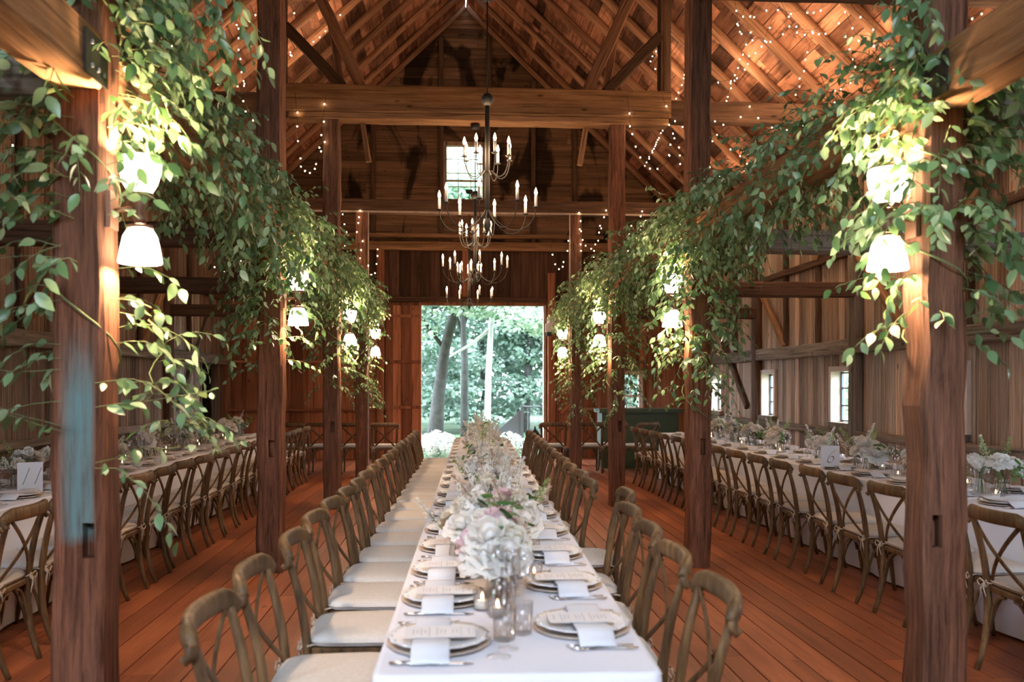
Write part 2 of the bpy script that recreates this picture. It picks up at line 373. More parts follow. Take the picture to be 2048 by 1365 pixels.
def planks(mb, x0, x1, y0, y1, z, wd, joint, rs, gap=.008, th=.03):
    x = x0
    while x < x1 - .01:
        w = min(wd * rs.uniform(.8, 1.25), x1 - x); y = y0 + rs.uniform(-joint, 0)
        while y < y1:
            ln = joint * rs.uniform(.6, 1.1); a, b = max(y, y0), min(y + ln, y1)
            if b - a > .02: mb.bb(x + gap / 2, x + w - gap / 2, a + .001, b - .001, z - th, z + rs.uniform(-.001, 0))
            y += ln
        x += w
rs = random.Random(3)
mb = MB(); planks(mb, WL - .15, WR + .15, YF - .1, YB + .05, 0, .16, 4.2, rs)
mb.bb(WL - .2, WR + .2, YF - .15, YB + .1, -.12, -.031)
tag(mb.build('floor', 'floor'), 'orange brown pine board floor of the barn', kind='structure')

def vert_boards(mb, u0, u1, z0, z1, holes, place, wd, rs):
    """vertical boards between u0 and u1; place(u0,u1,z0,z1,depth) adds a board; holes are (ua,ub,za,zb)"""
    cuts = sorted({u0, u1} | {h[0] for h in holes} | {h[1] for h in holes})
    for a, b in zip(cuts, cuts[1:]):
        n = max(1, round((b - a) / wd)); ws = [rs.uniform(.75, 1.25) for _ in range(n)]; t = sum(ws); u = a
        for w in ws:
            w = w / t * (b - a); um = u + w / 2; spans = [(z0, z1)]
            for h in holes:
                if h[0] < um < h[1]:
                    spans = [s for (p, q) in spans for s in ((p, min(q, h[2])), (max(p, h[3]), q)) if s[1] - s[0] > .01]
            d = rs.uniform(0, .012)
            for p, q in spans: place(u + .005, u + w - .005, p, q, d)
            u += w
def roof_z(x): return AZ - SL * abs(x - AX)

WIN_R = [('window_2', 11.5, 12.2), ('window_3', 14.42, 15.0), ('window_4', 8.93, 9.6), ('window_5', 17.3, 17.95), ('added_window_7', 5.1, 5.8), ('added_window_8', 1.4, 2.1)]  # last two are unseen, added beside the camera to let daylight in
wz0, wz1 = 1.02, 1.74
# right wall
mb = MB(); rs = random.Random(11)
vert_boards(mb, YF, YB, 0, 4.95, [(a, b, wz0, wz1) for _, a, b in WIN_R],
            lambda u0, u1, p, q, d: mb.bb(WR + d, WR + .035 + d, u0, u1, p, q), .17, rs)
vert_boards(mb, YF, YB, 0, 4.95, [(a, b, wz0, wz1) for _, a, b in WIN_R],
            lambda u0, u1, p, q, d: mb.bb(WR + .052, WR + .08, u0 - .002, u1 + .002, p, q), .6, rs)
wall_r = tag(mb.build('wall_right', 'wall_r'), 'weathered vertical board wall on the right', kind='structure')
DOOR_L = (17.3, 18.35, 0, 2.05)
SIDE_L = (-3.1, -.9, 0, 3.1)     # unseen side doorway, added beside the camera to let daylight in
mb = MB(); rs = random.Random(12)
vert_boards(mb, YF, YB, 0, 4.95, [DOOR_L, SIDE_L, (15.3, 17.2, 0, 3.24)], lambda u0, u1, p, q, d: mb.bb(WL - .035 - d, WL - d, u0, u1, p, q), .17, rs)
vert_boards(mb, YF, YB, 0, 4.95, [DOOR_L, SIDE_L], lambda u0, u1, p, q, d: mb.bb(WL - .08, WL - .052, u0 - .002, u1 + .002, p, q), .6, rs)
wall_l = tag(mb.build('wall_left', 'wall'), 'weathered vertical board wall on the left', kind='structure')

mb = MB(); vert_boards(mb, 15.3, 17.2, 0, 3.24, [], lambda u0, u1, p, q, d: mb.bb(WL - .035 - d, WL - d, u0, u1, p, q), .15, rs); mb.build('lit_pale_boards', 'lit_pale_boards', wall_l)
# back wall: lower vertical boards, upper horizontal boards
DX0, DX1, DZ = -.63, 1.94, 3.22
WU = (-.116, .67, 5.43, 6.59)
mb = MB(); rs = random.Random(13)
hole = [(DX0, DX1, 0, DZ), (3.62, 4.0, 1.05, 1.78)]
vert_boards(mb, WL - .1, WR + .1, 0, 3.3, hole, lambda u0, u1, p, q, d: mb.bb(u0, u1, YB + d, YB + .035 + d, p, q), .27, rs)
vert_boards(mb, WL - .1, WR + .1, 0, 4.45, hole, lambda u0, u1, p, q, d: mb.bb(u0 - .002, u1 + .002, YB + .052, YB + .08, p, q), .6, rs)
wall_b = tag(mb.build('wall_back', 'backwall'), 'red brown board wall around the open barn door', kind='structure')
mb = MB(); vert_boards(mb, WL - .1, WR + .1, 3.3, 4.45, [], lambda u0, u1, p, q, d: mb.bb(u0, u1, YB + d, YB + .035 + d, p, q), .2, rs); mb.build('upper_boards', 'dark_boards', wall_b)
mb = MB(); z = 4.45
while z < AZ - .1:
    h = rs.uniform(.17, .27); z2 = min(z + h, AZ)
    hw = (AZ - (z + z2) / 2) / SL + .15; hw = min(hw, 5.1)
    d = rs.uniform(0, .012)
    x0, x1 = AX - hw, AX + hw
    sp = [(x0, x1)]
    if z2 > WU[2] and z < WU[3]: sp = [(x0, WU[0] - .02), (WU[1] + .02, x1)]
    for a, b in sp:
        nj = rs.choice([1, 2, 2]); js = sorted([a, b] + [rs.uniform(a + .3, b - .3) for _ in range(nj) if b - a > 1.4])
        for p, q in zip(js, js[1:]): mb.bb(p + .002, q - .002, YB + d, YB + .03 + d, z + .004, z2 - .003)
        mb.bb(a, b, YB + .05, YB + .08, z - .002, z2 + .002)
    z = z2
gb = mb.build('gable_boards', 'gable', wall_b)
# front wall behind the camera, its high loft opening added to let daylight in
mb = MB(); rs = random.Random(14); FD = (-1.4, 2.0, 4.2, 7.2)
vert_boards(mb, WL - .1, WR + .1, 0, 4.95, [FD], lambda u0, u1, p, q, d: mb.bb(u0, u1, YF - .06 - d, YF - d, p, q), .3, rs)
z = 4.95
while z < AZ - .1:
    z2 = min(z + .3, AZ); hw = (AZ - (z + z2) / 2) / SL + .15
    for a, b in ([(AX - hw, FD[0]), (FD[1], AX + hw)] if z2 < FD[3] else [(AX - hw, AX + hw)]): mb.bb(a, b, YF - .06, YF, z, z2)
    z = z2
tag(mb.build('wall_front', 'wall'), 'board wall behind the camera with a high loft opening added for daylight', kind='structure')

# unseen boards above and behind the camera, added to keep daylight off the roof
mb = MB(); z = 4.75
while z < AZ - .1:
    z2 = min(z + .28, AZ); hw = (AZ - z2) / SL + .1; hw = min(hw, 4.95)
    mb.bb(AX - hw, AX + hw, -.42, -.38, z + .003, z2); z = z2
tag(mb.build('wall_light_baffle', 'wall'), 'unseen board partition added high behind the camera to shade the roof', kind='structure')
# roof boards (undersides) on the two slopes
for side, nm in ((-1, 'ceiling_left'), (1, 'ceiling_right')):
    mb = MB(); rs = random.Random(20 + side)
    sl = math.hypot(1, SL); tx, tz = side / sl, -SL / sl; nx, nz = side * SL / sl, 1 / sl
    s = 0; Smax = 5.25 * sl
    while s < Smax:
        w = rs.uniform(.18, .34); y = YF - rs.uniform(0, 1)
        while y < YB:
            ln = rs.uniform(.85, 3.4); a, b = max(y, YF - .1), min(y + ln, YB + .12)
            d0 = rs.uniform(0, .014)
            vs = []
            for ss in (s + .004, s + w - .004):
                for dd in (d0, d0 + .03):
                    for yy in (a + .003, b - .003): vs.append((AX + tx * ss + nx * dd, yy, AZ + tz * ss + nz * dd))
            if b - a > .05: mb.add(vs, [(0, 1, 3, 2), (4, 6, 7, 5), (0, 4, 5, 1), (2, 3, 7, 6), (0, 2, 6, 4), (1, 5, 7, 3)])
            y += ln
        s += w
    vs = []
    for ss in (0, Smax):
        for dd in (.05, .08):
            for yy in (YF - .1, YB + .12): vs.append((AX + tx * ss + nx * dd, yy, AZ + tz * ss + nz * dd))
    mb.add(vs, [(0, 1, 3, 2), (4, 6, 7, 5), (0, 4, 5, 1), (2, 3, 7, 6), (0, 2, 6, 4), (1, 5, 7, 3)])
    tag(mb.build(nm, 'roof'), 'orange brown roof boards on the %s slope' % ('left' if side < 0 else 'right'), kind='structure')

# rafters: round poles
yr = YB - .16; k = 0
while yr > 6.0:
    for side in (-1, 1):
        sd = 'left' if side < 0 else 'right'
        r = random.Random(int(yr * 100) + side); pts = []; rr = []
        for i in range(9):
            s = i / 8 * 5.0; j = .018
            pts.append((AX + side * (s + .02) + r.uniform(-j, j) * .4, yr + r.uniform(-j, j), AZ - .075 - SL * s + r.uniform(-j, j) * .4)); rr.append(.067 - .010 * math.sin(i) + r.uniform(-.004, .004))
        mb = MB(); p0 = Vector(pts[0]); p1 = Vector(pts[-1]); d = (p1 - p0).normalized()
        rot = d.to_track_quat('Z', 'Y'); inv = rot.inverted()
        mb.tube([inv @ (Vector(p) - p0) for p in pts], rr, n=10, up=(0, 1, 0))
        o = mb.build('rafter', 'rafter'); o.rotation_mode = 'QUATERNION'; o.rotation_quaternion = rot; o.location = p0
        tag(o, 'round pole rafter, %s from the back gable on the %s roof slope' % (ORD[k], sd), 'rafter', 'pole rafters')
    yr -= .85; k += 1

# ------------------------------------------------------------------ posts and frames
rowname = ['nearest the camera', 'in the second frame', 'in the third frame', 'in the fourth frame']
def cut_pocket(o, c, s):
    bpy.context.view_layer.update()
    me = MB().box(c, s).mesh('cut', 'black'); q = link('cut', me)
    q.matrix_world = o.matrix_world.copy()
    md = o.modifiers.new('b', 'BOOLEAN'); md.object = q; md.operation = 'DIFFERENCE'; md.solver = 'EXACT'
    bpy.context.view_layer.update()
    dg = bpy.context.evaluated_depsgraph_get()
    nm = bpy.data.meshes.new_from_object(o.evaluated_get(dg)); o.modifiers.clear(); o.data = nm
    bpy.data.objects.remove(q); bpy.data.meshes.remove(me)
for i, Y in enumerate(ROWS):
    top = [4.84, 4.84, 4.84, 4.41][i]
    for X, sd in ((XL, 'left'), (XR, 'right')):
        w = .205 if sd == 'left' else .19
        lb = {0: 'thick hewn barn post %s nearest the camera%s' % (sd, ', blue grey paint patch' if sd == 'left' else ''),
              1: 'hewn brown barn post, second along the %s post row' % sd, 2: 'hewn brown barn post, third along the %s post row' % sd,
              3: 'hewn brown barn post, fourth along the %s post row' % sd}[i]
        o = beam('timber_post', (X, Y, 0), (X, Y, top), w, .2, 'post_blue' if (i == 0 and sd == 'left') else 'post', 100 + i * 2 + (sd == 'left'),
                 lb, 'post', 'hewn posts along the nave', amp=.008, cham=.02, nrm=(0, 1, 0))
        if i < 3:
            s = 1 if sd == 'left' else -1
            cut_pocket(o, (.045 * s if i == 0 else .02, -.1, .92 if i == 0 else 1.02), (.045, .12, .14))
    # aisle beams
    zb, zt = (2.70, 2.90) if i == 0 else (2.68, 2.87)
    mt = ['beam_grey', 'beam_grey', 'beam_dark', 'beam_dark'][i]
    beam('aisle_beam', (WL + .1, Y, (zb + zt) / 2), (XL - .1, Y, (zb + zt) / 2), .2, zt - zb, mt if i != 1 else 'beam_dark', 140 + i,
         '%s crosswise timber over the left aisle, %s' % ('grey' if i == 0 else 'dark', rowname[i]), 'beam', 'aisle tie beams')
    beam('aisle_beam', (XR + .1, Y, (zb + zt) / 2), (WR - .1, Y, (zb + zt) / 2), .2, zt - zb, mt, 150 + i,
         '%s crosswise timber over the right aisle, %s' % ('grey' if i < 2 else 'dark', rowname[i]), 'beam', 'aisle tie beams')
    # wall posts
    for X, w_, sd in ((WL + .06, wall_l, 'left'), (WR - .06, wall_r, 'right')):
        beam('wall_post', (X, Y, 0), (X, Y, 4.6), .12, .2, 'girt' if sd == 'right' and i == 2 else 'beam_dark', 160 + i * 2 + (sd == 'left'), parent=w_)
# longitudinal plates
for X, sd in ((XL, 'left'), (XR, 'right')):
    for i in range(5):
        y0, y1 = BAY * i + .1, BAY * (i + 1) - (.1 if i < 4 else .1)
        if i == 0: y0 = .9
        beam('plate_beam', (X, y0, 2.83), (X, y1, 2.83), .2, .22, 'beam', 180 + i * 2 + (sd == 'left'),
             'reddish lengthwise timber joining the %s posts, %s' % (sd, ['passing overhead beside the camera', 'nearest bay', 'second bay', 'third bay', 'last bay by back wall'][i]),
             'beam', 'lengthwise plate beams')
# iron brackets at the front posts
for X, sd, s in ((XL, 'left', 1), (XR, 'right', -1)):
    mb = MB(); mb.bb(-.004, .004, -.11, .11, -.085, .085)
    for a in (-.06, .0, .06):
        for b in (-.045, .045): mb.tube([(s * .002, a, b), (s * .012, a, b)], .010, n=8, mi=1)
    o = mb.build('iron_bracket', ['iron', 'rail_grey'], None, (X + s * .113, ROWS[0] - .19, 2.81)); tag(o, 'black bolted iron bracket on the %s front post top' % sd, 'bracket', 'iron post brackets')

# tie beams
def tie(Y, seed, lab):
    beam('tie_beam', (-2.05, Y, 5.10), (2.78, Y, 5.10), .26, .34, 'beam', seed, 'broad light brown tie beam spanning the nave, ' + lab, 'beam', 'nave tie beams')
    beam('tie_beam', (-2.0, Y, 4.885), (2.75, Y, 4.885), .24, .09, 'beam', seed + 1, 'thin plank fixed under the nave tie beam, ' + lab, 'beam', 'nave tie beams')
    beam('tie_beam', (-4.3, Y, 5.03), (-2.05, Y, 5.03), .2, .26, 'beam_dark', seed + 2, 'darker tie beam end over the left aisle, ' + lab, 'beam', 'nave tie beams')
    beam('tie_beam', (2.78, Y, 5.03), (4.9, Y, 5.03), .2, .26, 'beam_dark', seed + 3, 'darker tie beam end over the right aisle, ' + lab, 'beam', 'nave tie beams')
tie(ROWS[2], 200, 'third frame')
beam('tie_beam', (-4.3, ROWS[1], 5.05), (4.9, ROWS[1], 5.05), .24, .32, 'beam_dark', 210, 'tie beam of the second frame, just above the picture top', 'beam', 'nave tie beams')
Y3 = ROWS[2]
beam('tie_beam', (-4.3, ROWS[3], 4.525), (4.9, ROWS[3], 4.525), .2, .23, 'beam_dark', 215, 'dark tie beam of the fourth frame with pale lower edge', 'beam', 'nave tie beams')
for s, sd in ((-1, 'left'), (1, 'right')):
    beam('queen_post', (AX + s * 2.42, Y3, 5.22), (AX + s * 2.42, Y3, roof_z(AX + 2.42) - .14), .15, .15, 'beam_dark', 220 + s,
         'dark upright queen post on the %s end of the third frame tie beam' % sd, 'post', 'queen posts')
    beam('diagonal_brace', (AX + s * 2.36, Y3 - .02, 6.0), (AX + s * 1.66, Y3 - .02, 5.27), .12, .13, 'beam_dark', 225 + s,
         'dark diagonal brace from the %s queen post down to the tie beam' % sd, 'brace', 'roof braces')
    beam('canted_strut', (AX + s * 1.42, Y3 + .05, 5.27), (AX + s * 2.28, Y3 + .05, 7.15), .13, .14, 'rafter', 230 + s,
         'light brown canted strut leaning %s above the tie beam' % sd, 'strut', 'canted roof struts')
    beam('short_strut', (AX + s * 1.68, Y3 + .17, 5.27), (AX + s * 1.84, Y3 + .17, 6.22), .09, .1, 'rafter', 235 + s,
         'thin upright strut beside the canted strut, %s side' % sd, 'strut', 'thin roof struts')
    beam('small_brace', (AX + s * 1.42, Y3 + .08, 4.84), (AX + s * 1.34, Y3 + .08, 4.36), .07, .08, 'beam', 240 + s,
         'short slanted brace under the tie beam, %s side' % sd, 'brace', 'short braces under the tie beam')  # small slanted braces fixed under the tie beam
# row 2 upper frame queen posts are above the frame; a side beam shows at the upper right
# pale edge strips of the fourth frame
Y4 = ROWS[3]
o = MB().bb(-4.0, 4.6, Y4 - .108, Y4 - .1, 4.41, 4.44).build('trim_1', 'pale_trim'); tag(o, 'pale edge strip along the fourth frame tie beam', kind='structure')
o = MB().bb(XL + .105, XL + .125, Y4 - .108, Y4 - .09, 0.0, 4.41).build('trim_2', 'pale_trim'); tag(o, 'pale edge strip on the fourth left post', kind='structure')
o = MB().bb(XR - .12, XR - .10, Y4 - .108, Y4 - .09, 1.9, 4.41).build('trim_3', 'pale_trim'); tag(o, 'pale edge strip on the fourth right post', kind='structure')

# wall girts, studs and braces
def gb_(a, b, w, h, mat, seed, par, name='girt', nrm=None): return beam(name, a, b, w, h, mat, seed, parent=par, amp=.006, nrm=nrm)
for X, par, s in ((WL + .06, wall_l, 1), (WR - .06, wall_r, -1)):
    ys = [YF] + [BAY * i for i in range(0, 5)] + [YB]
    for i in range(1, 6):
        y0, y1 = BAY * (i - 1) + .1, BAY * i - .1
        if s > 0 and i == 1: y0 = .4
        gb_((X + .0, y0, 2.05), (X, y1, 2.05), .12, .19, 'girt', 300 + i + s, par)
        if s > 0 and i == 5: gb_((X, y0, .9), (X, DOOR_L[0] - .1, .9), .1, .1, 'girt', 310 + i, par)
        else: gb_((X, y0, .9), (X, y1, .9), .1, .1, 'girt', 310 + i + s, par)
        gb_((X, y0, 4.52), (X, y1, 4.52), .12, .18, 'beam_dark', 320 + i, par)
        gb_((X, y0, 3.3), (X, y1, 3.3), .08, .1, 'beam_dark', 325 + i, par)
        if i in (2, 3, 4):
            gb_((X, y1, 3.23), (X, y1 - 1.2, 2.14), .08, .11, 'beam', 330 + i + s, par, 'wall_brace')
            gb_((X, y0, 4.3), (X, y0 + 1.1, 3.36), .08, .11, 'beam', 335 + i + s, par, 'wall_brace')
        if i == 5:
            gb_((X - .02 * s, Y4 + .6, 1.15), (X - .02 * s, YB - .9, 3.2), .06, .12, 'girt' if s > 0 else 'beam_dark', 340 + s, par, 'wall_brace')
        for yy in (y0 + 1.15, y0 + 2.4):
            if s < 0 and any(a - .1 < yy < b + .1 for _, a, b in WIN_R): continue
            if s > 0 and i == 5 and yy > y0 + 2: continue
            gb_((X + s * -.02, yy, 2.15), (X + s * -.02, yy, 4.4), .06, .09, 'beam_dark', 345 + i, par, 'stud')
# back wall framing
def bw(x0, x1, z0, z1, d=.09, mat='beam_dark', nm='girt', seed=1): 
    if x1 - x0 > z1 - z0: return beam(nm, (x0, YB - d / 2, (z0 + z1) / 2), (x1, YB - d / 2, (z0 + z1) / 2), d, z1 - z0, mat, seed, parent=wall_b, amp=.004, nrm=(0, 0, 1))
    return beam(nm, ((x0 + x1) / 2, YB - d / 2, z0), ((x0 + x1) / 2, YB - d / 2, z1), x1 - x0, d, mat, seed, parent=wall_b, amp=.004, nrm=(0, 1, 0))
bw(WL, WR, 4.36, 4.54, .12, 'beam', 'girt', 401)
bw(-1.35, 2.0, DZ + .06, DZ + .17, .12, 'beam_dark', 'door_header', 402)
bw(-2.6, 3.2, 4.62, 4.70, .16, 'beam', 'ledge', 409)
for sgn, xx in ((-1, XL + .02), (1, XR)):
    bw(xx - .08, xx + .08, 0, 4.36 if sgn < 0 else 3.9, .14, 'backwall', 'door_post', 403 + sgn)
bw(.22, .38, DZ + .17, 4.36, .1, 'backwall', 'stud', 405)
for q, xx in enumerate((-2.55, -1.63, -.22, .79, 1.72, 2.6, 3.5)):
    zt = roof_z(xx) - .2
    bw(xx - .05, xx + .05, 4.55, zt, .09, 'beam_dark', 'stud', 410 + q)
for q, xx in enumerate((-3.6, -2.5, 3.1, 4.2)): bw(xx - .06, xx + .06, 0, 4.36, .08, 'backwall', 'stud', 420 + q)
for z0_ in (1.0, 2.0, 2.95):
    bw(-4.6, -1.6, z0_, z0_ + .05, .07, 'backwall', 'girt', 431)
    bw(2.25, 5.2, z0_, z0_ + .06, .07, 'girt' if z0_ == 2.0 else 'backwall', 'girt', 432)
beam('wall_brace', (2.3, YB - .1, 2.9), (3.2, YB - .1, 2.05), .05, .1, 'backwall', 440, parent=wall_b)
beam('wall_brace', (2.3, YB - .1, .95), (3.4, YB - .1, 1.95), .05, .1, 'backwall', 441, parent=wall_b)
# sliding door leaf standing left of the opening
dl = thing('sliding_door', 'red brown plank sliding door leaf left of the bright opening', 'door', ((-1.37 + DX0) / 2 - .0, YB - .1, 0))
mb = MB(); rs = random.Random(55); x = -.37
while x < .36:
    w = min(rs.uniform(.15, .24), .37 - x); mb.bb(x + .002, x + w - .002, -.02, .02 + rs.uniform(0, .006), .03, DZ - .02); x += w
mb.build('door_leaf', 'backwall', dl)
for z0_ in (.15, 1.05, 2.0, 2.95): MB().bb(-.37, .37, -.055, -.021, z0_, z0_ + .06).build('ledge', 'backwall', dl)
# door opening trim
for n_, (a, b, p, q) in enumerate(((DX0 - .05, DX0, 0, DZ), (DX1, DX1 + .05, 0, DZ), (DX0 - .05, DX1 + .05, DZ, DZ + .06))):
    o = MB().bb(a, b, YB - .06, YB + .14, p, q).build('trim_%d' % (4 + n_), 'pale_trim' if n_ == 1 else 'backwall')  # right board paler: its sunlit edge is put into the colour
    tag(o, 'edge board %s the open barn door' % ['left of', 'right of', 'above'][n_], kind='structure')
# left wall doorway: a dark side room behind it
mb = MB(); a, b = DOOR_L[0], DOOR_L[1]
for y0, y1, z0_, z1_ in ((a - .1, a, 0, 2.12), (b, b + .1, 0, 2.12), (a, b, 2.05, 2.12)): mb.bb(WL - .09, WL + .02, y0, y1, z0_, z1_)
o = mb.build('door_1', 'girt'); tag(o, 'dark side doorway in the left wall near the back', kind='structure')
mb = MB(); mb.bb(WL - 2.1, WL - .1, a - .5, b + .5, -.05, 0); mb.bb(WL - 2.1, WL - .1, a - .5, b + .5, 2.3, 2.35); mb.bb(WL - 2.1, WL - 2.05, a - .5, b + .5, 0, 2.3)
mb.bb(WL - 2.1, WL - .1, a - .55, a - .5, 0, 2.3); mb.bb(WL - 2.1, WL - .1, b + .5, b + .55, 0, 2.3)
tag(mb.build('wall_side_room', 'beam_dark'), 'dark side room behind the left doorway', kind='structure')

# windows of the right wall: boxed, with six panes
def side_window(nm, y0, y1):
    e = link(nm, None, None, (WR, (y0 + y1) / 2, wz0)); tag(e, 'small paned window in the right wall', kind='structure')
    w, h = y1 - y0, wz1 - wz0; D = .17
    mb = MB()
    for a, b, p, q in ((-w / 2 - .06, -w / 2 + .012, -.06, h + .06), (w / 2 - .012, w / 2 + .06, -.06, h + .06)): mb.bb(-.04, D, a, b, p, q)
    mb.bb(-.04, D, -w / 2, w / 2, h - .01, h + .06); mb.build('window_frame', 'window_pale', e)
    MB().bb(-.09, D, -w / 2 - .07, w / 2 + .07, -.06, .012).build('window_sill', 'girt', e)
    mb = MB(); fx = D - .05
    for a in (-w / 2 + .025, 0, w / 2 - .025): mb.bb(fx - .014, fx + .014, a - (.018 if a else .010), a + (.018 if a else .010), .012, h - .01)
    for z in (.03, h / 3, 2 * h / 3, h - .03): mb.bb(fx - .0135, fx + .0135, -w / 2 + .012, w / 2 - .012, z - .010, z + .010)
    s = mb.build('sash', 'rail_grey', e)
    MB().bb(fx - .002, fx + .002, -w / 2 + .012, w / 2 - .012, .012, h - .01).build('pane', 'pane', s)
for nm, a, b in WIN_R: side_window(nm, a, b)
# window on the back wall, low right, and the gable window
def flat_window(nm, x0, x1, z0, z1, nx, nz, lab, pal):
    e = link(nm, None, None, ((x0 + x1) / 2, YB, z0)); tag(e, lab, kind='structure')
    w, h = x1 - x0, z1 - z0; mb = MB()
    for a, b, p, q in ((-w / 2 - .06, -w / 2 + .02, -.06, h + .06), (w / 2 - .02, w / 2 + .06, -.06, h + .06), (-w / 2, w / 2, h - .02, h + .06), (-w / 2, w / 2, -.06, .02)): mb.bb(a, b, -.05, .1, p, q)
    mb.build('window_frame', pal, e); mb = MB()
    mb.bb(-w / 2 + .02, w / 2 - .02, .025, .055, h * .36 - .02, h * .36 + .02) if nz > 2 else None
    for i in range(1, nx): mb.bb(-w / 2 + i * w / nx - .008, -w / 2 + i * w / nx + .008, .03, .05, .02, h - .02)
    for i in range(1, nz): mb.bb(-w / 2 + .02, w / 2 - .02, .0301, .0499, i * h / nz - .008, i * h / nz + .008)
    s = mb.build('sash', pal, e)
    MB().bb(-w / 2 + .02, w / 2 - .02, .038, .042, .02, h - .02).build('pane', 'pane', s)
flat_window('window_1', WU[0], WU[1], WU[2], WU[3], 3, 4, 'tall paned window high in the back gable', 'window_frame')
flat_window('window_6', 3.62, 4.0, 1.05, 1.78, 2, 3, 'small window at the right of the back wall', 'window_pale')

# ------------------------------------------------------------------ cross-back chair
def make_chair():
    t = thing('crossback_chair', 'x', 'chair')
    def bez(*p, n=8):
        out = []
        for i in range(n + 1):
            u = i / n; q = [Vector(a) for a in p]
            while len(q) > 1: q = [q[j].lerp(q[j + 1], u) for j in range(len(q) - 1)]
            out.append(q[0])
        return out
    for s in (-1, 1):
        pts = bez((s * .185, -.27, 0), (s * .205, -.17, .22), (s * .200, -.185, .45), (s * .205, -.21, .66), (s * .218, -.292, .875), n=12)
        MB().tube(pts, [.017 + .004 * math.sin(PI * min(1, p.z / .86)) for p in pts], [.014 + .005 * math.sin(PI * min(1, p.z / .86)) for p in pts], n=9).build('rear_leg', 'chair', t)
    # top rail, bowed to the back, its ends rolled forward and down
    pts = []
    for i in range(17):
        u = -1 + i / 8; a = abs(u)
        pts.append((u * .252, -.322 + .050 * a ** 2.0 + .012 * max(0, a - .8) / .2, .862 - .034 * (max(0, a - .78) / .22) ** 1.5))
    mb = MB().tube(pts, [.021 if 0 < i < 16 else .015 for i in range(17)], [.037 if 1 < i < 15 else (.032 if 0 < i < 16 else .02) for i in range(17)], n=12, sq=.72)
    for s in (-1, 1): mb.tube([(s * .243, -.270, .845), (s * .246, -.268, .815), (s * .245, -.283, .797), (s * .243, -.296, .806)], [.019, .017, .014, .009], n=8, up=(1, 0, 0))
    mb.build('top_rail', 'chair', t)
    for s in (-1, 1):
        pts = bez((s * .195, -.283, .835), (s * .06, -.30, .71), (-s * .07, -.27, .59), (-s * .185, -.195, .47), n=10)
        MB().tube(pts, .014, .006, n=8, up=(0, 1, .1)).build('cross_slat', 'chair', t) if s < 0 else MB().tube([p + Vector((0, .014, 0)) for p in pts], .014, .006, n=8, up=(0, 1, .1)).build('cross_slat', 'chair', t)
    # seat frame
    def outline(k, n=28):
        o = []
        for j in range(n):
            a = 2 * PI * j / n; ca, sa = math.cos(a), math.sin(a)
            x = math.copysign(abs(ca) ** .36, ca); y = math.copysign(abs(sa) ** .36, sa)
            o.append((x * (k * (.236 + .010 * y)), y * .212 * k + .0))
        return o
    mb = MB(); o = outline(1); n = len(o)
    vs = [(x * f, y * f, z) for f, z in ((.97, .425), (1, .43), (1, .452), (.97, .458)) for x, y in o]
    fs = [(i * n + j, i * n + (j + 1) % n, (i + 1) * n + (j + 1) % n, (i + 1) * n + j) for i in range(3) for j in range(n)]
    fs += [tuple(range(n))[::-1], tuple(3 * n + j for j in range(n))]
    mb.add(vs, fs).build('seat', 'chair', t)
    mb = MB(); prof = ((.90, .459), (.965, .466), (.985, .482), (.955, .497), (.80, .508), (.45, .514), (.0, .515))
    vs = [(x * f, y * f + .005, z) for f, z in prof for x, y in o]; k = len(prof)
    fs = [(i * n + j, i * n + (j + 1) % n, (i + 1) * n + (j + 1) % n, (i + 1) * n + j) for i in range(k - 1) for j in range(n)] + [tuple(range(n))[::-1]]
    mb.add(vs, fs, 0, True)
    pp = [(x * .988, y * .988 + .005, .482) for x, y in o] + [(o[0][0] * .988, o[0][1] * .988 + .005, .482)]
    mb.tube(pp, .005, n=5, caps=False).build('cushion', 'cushion', t)
    for s in (-1, 1):
        pts = bez((s * .175, .165, .43), (s * .19, .175, .3), (s * .175, .18, .15), (s * .195, .215, 0), n=8)
        MB().tube(pts, [.018, .018, .017, .017, .016, .016, .015, .014, .013], n=9).build('front_leg', 'chair', t)
    for a, b in (((-.19, -.2), (.19, -.2)), ((-.185, .17), (.185, .17)), ((-.195, -.19), (-.185, .16)), ((.195, -.19), (.185, .16))):
        A, B = Vector((*a, .20)), Vector((*b, .20)); C = (A + B) / 2
        mb = MB()
        for P in (A, B):
            q = P.lerp(C, .80); mb.tube(bez(P, P.lerp(C, .1) + Vector((0, 0, .13)), P.lerp(C, .35) + Vector((0, 0, .22)), q + Vector((0, 0, .218)), n=7), .009, .009, n=6)
        mb.build('leg_brace', 'chair', t)
    for s in (-1, 1):
        c = Vector((s * .195, -.19, .47)); mb = MB()
        mb.tube([c + Vector((.026 * math.cos(a), .024 * math.sin(a), .003 * math.sin(3 * a))) for a in [i * PI / 5 for i in range(11)]], .005, n=5, caps=False)
        k = c + Vector((0, -.028, 0))
        for q in (-1, 1):
            mb.tube([k, k + Vector((q * .03, -.012, .018)), k + Vector((q * .05, -.014, -.002)), k + Vector((q * .028, -.012, -.022)), k], .004, n=5, caps=False)
            mb.tube([k, k + Vector((q * .012, -.015, -.03)), k + Vector((q * .025, -.01, -.085 + .01 * q))], .004, n=5)
        mb.build('cushion_tie', 'tie', t)
    return t
chair = Proto(make_chair())
TY0, TX0 = 2.42, .18
TU = Vector((.0239, .9997, 0)); TV = Vector((.9997, -.0239, 0)); TL, TW = 10.75, .78
def tpt(s, v, z=0): return Vector((TX0, TY0, z)) + TU * s + TV * v
TANG = -math.asin(.0239)
